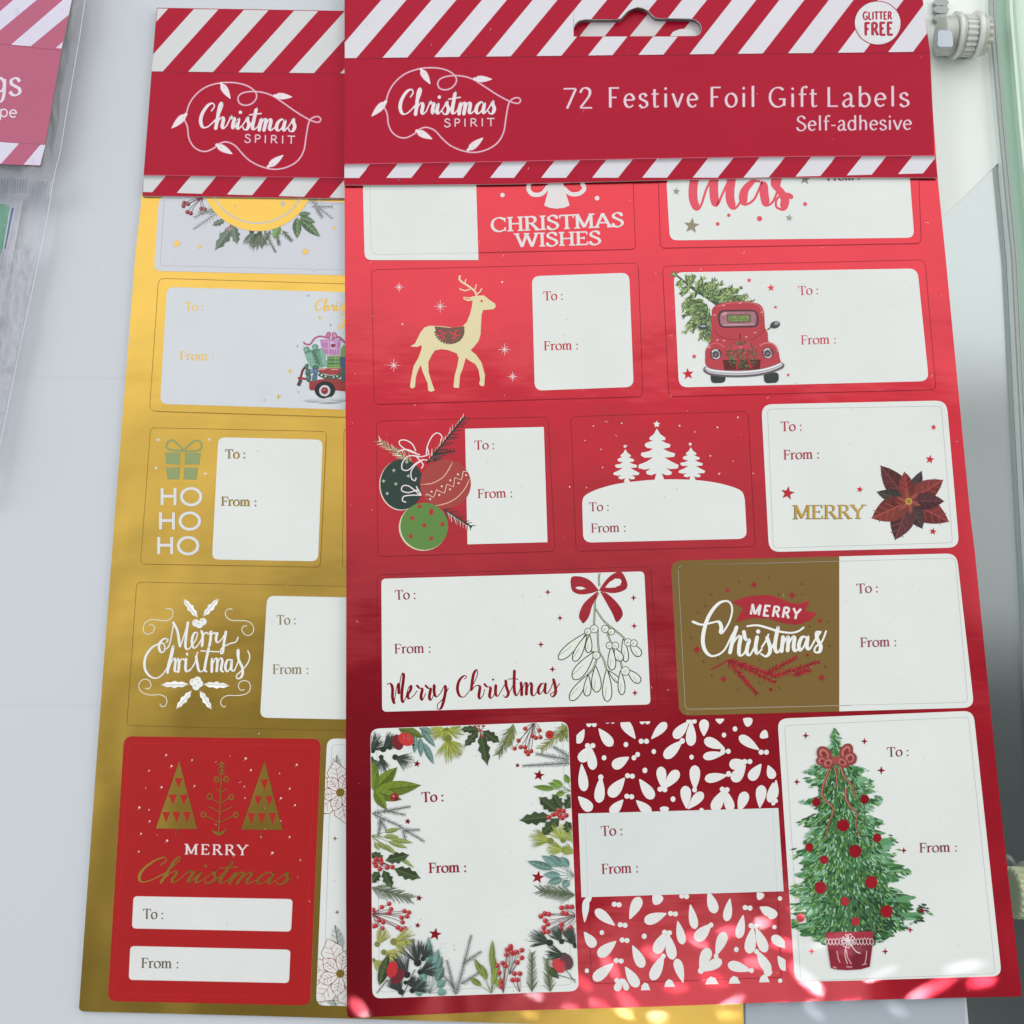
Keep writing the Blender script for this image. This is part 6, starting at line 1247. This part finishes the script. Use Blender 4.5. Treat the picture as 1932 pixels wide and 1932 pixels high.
for nm, pts, zt, cc in (('blue_card', [(-200, 388), (27, 392), (8, 483), (-9, 545), (-200, 540)], .0026, (70, 108, 186)), ('green_card', [(-200, 383), (0, 385), (15, 386), (19, 391), (5, 470), (-1, 500), (-200, 500)], .0036, (78, 158, 120)), ('inner_sleeve', [(-200, 369), (40, 377), (37, 400), (22, 483), (-12, 645), (-60, 860), (-200, 860)], .0016, (206, 208, 220))):
    o_ = slab(nm, pts, zt, zt-.0008, INK, bag, side=PAPER); recolor(o_, cc)

# ------------------------------------------------------------------ patches of light from added spot lamps standing in for sun glints
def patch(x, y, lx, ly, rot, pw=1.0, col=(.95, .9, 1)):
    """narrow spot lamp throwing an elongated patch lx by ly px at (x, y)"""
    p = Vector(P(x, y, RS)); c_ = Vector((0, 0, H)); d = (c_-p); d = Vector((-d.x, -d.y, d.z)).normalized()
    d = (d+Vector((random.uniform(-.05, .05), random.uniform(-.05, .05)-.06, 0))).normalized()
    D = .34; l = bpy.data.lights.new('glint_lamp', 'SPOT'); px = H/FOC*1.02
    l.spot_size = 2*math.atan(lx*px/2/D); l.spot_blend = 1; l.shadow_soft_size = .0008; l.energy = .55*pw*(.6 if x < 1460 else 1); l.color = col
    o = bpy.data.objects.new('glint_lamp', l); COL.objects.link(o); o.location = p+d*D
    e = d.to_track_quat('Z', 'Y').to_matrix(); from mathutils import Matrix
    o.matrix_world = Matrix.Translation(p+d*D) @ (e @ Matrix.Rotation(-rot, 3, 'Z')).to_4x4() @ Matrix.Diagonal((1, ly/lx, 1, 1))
for x, y, lx, ly, a, pw in ((1313, 1774, 44, 24, .9, 1), (1376, 1756, 40, 26, .4, 1), (1231, 1799, 40, 24, .9, 1), (1153, 1824, 44, 26, 1.1, .9), (1183, 1888, 42, 24, .8, 1), (1131, 1895, 26, 16, .5, .8), (1272, 1864, 44, 26, .5, 1), (1348, 1850, 46, 28, .6, 1.1), (1423, 1816, 34, 20, .7, 1), (1441, 1739, 36, 24, .5, .9), (1096, 1850, 44, 22, .9, .8), (1381, 1891, 46, 16, .2, .9), (1006, 1875, 34, 16, .3, .6), (1078, 1903, 30, 18, .3, .8),
                          (1520, 1718, 48, 22, 1.0, 2.6), (1574, 1772, 86, 24, .45, 2.9), (1606, 1791, 50, 22, .8, 2.4), (1521, 1846, 62, 34, 1.55, 2.6), (1484, 1782, 50, 26, .7, 1.1), (1819, 1824, 70, 30, .75, 3.1), (1852, 1852, 50, 26, .6, 2.0), (1665, 1835, 60, 22, .4, 2.0), (1757, 1866, 96, 26, .42, 1.3), (1538, 1899, 30, 20, .9, 2.4), (1545, 1920, 40, 26, 1.3, 3.1), (1606, 1894, 36, 20, .6, 2.2), (1690, 1899, 34, 22, .9, 1.1), (1706, 1917, 36, 28, 1.0, 2.9), (1468, 1901, 36, 20, .2, .9), (1180, 1920, 36, 18, .8, .9), (1245, 1926, 36, 20, .4, .9), (1380, 1925, 40, 16, .5, .8), (676, 1901, 40, 30, .4, .8), (1000, 1925, 30, 14, .1, .7)):
    patch(x, y, lx*1.3, ly*.85, a, pw)

# ------------------------------------------------------------------ dust and lint
DUST = Art(RS+.0008)
def specks(name, z, n, box, label, avoid=None):
    A = Art(z)
    for i in range(n):
        x, y = random.uniform(box[0], box[2]), random.uniform(box[1], box[3])
        if avoid and not avoid(x, y): continue
        if random.random() < .72: A.disc(x, y, random.uniform(.3, .85), col=random.choice([(90, 90, 88), (60, 55, 55), (235, 225, 225), (130, 120, 115)]), n=6)
        else:
            a = random.uniform(0, 6.28); l = random.uniform(2, 7); b_ = random.uniform(-1, 1)
            A.line(cat([(x, y), (x+l*.5*math.cos(a+b_*.4), y+l*.5*math.sin(a+b_*.4)), (x+l*math.cos(a), y+l*math.sin(a))], 3), .45, random.choice([(205, 190, 190), (170, 165, 165), (235, 230, 230)]))
    o = link(name, A.v, A.f, SLOTS, None, A.mi, A.c); o['kind'] = 'stuff'; o['label'] = label; return o
specks('dust', RS+.0022, 330, (660, 360, 1900, 1880), 'specks of dust and lint on the red label sheet', lambda x, y: x < 1760+.1*(y-340))
specks('dust', GS+.0006, 110, (250, 380, 645, 1900), 'specks of dust and lint on the gold label sheet', lambda x, y: x > 285-.08*(y-370))
specks('dust', .00005, 60, (150, 20, 640, 1920), 'specks of dust on the pale tabletop', lambda x, y: x < 280-.08*y if y > 0 else False)
specks('dust', RH+.00025, 40, (655, 5, 1740, 340), 'specks of dust on the red header card', lambda x, y: not (1075 < x < 1330 and y < 75))
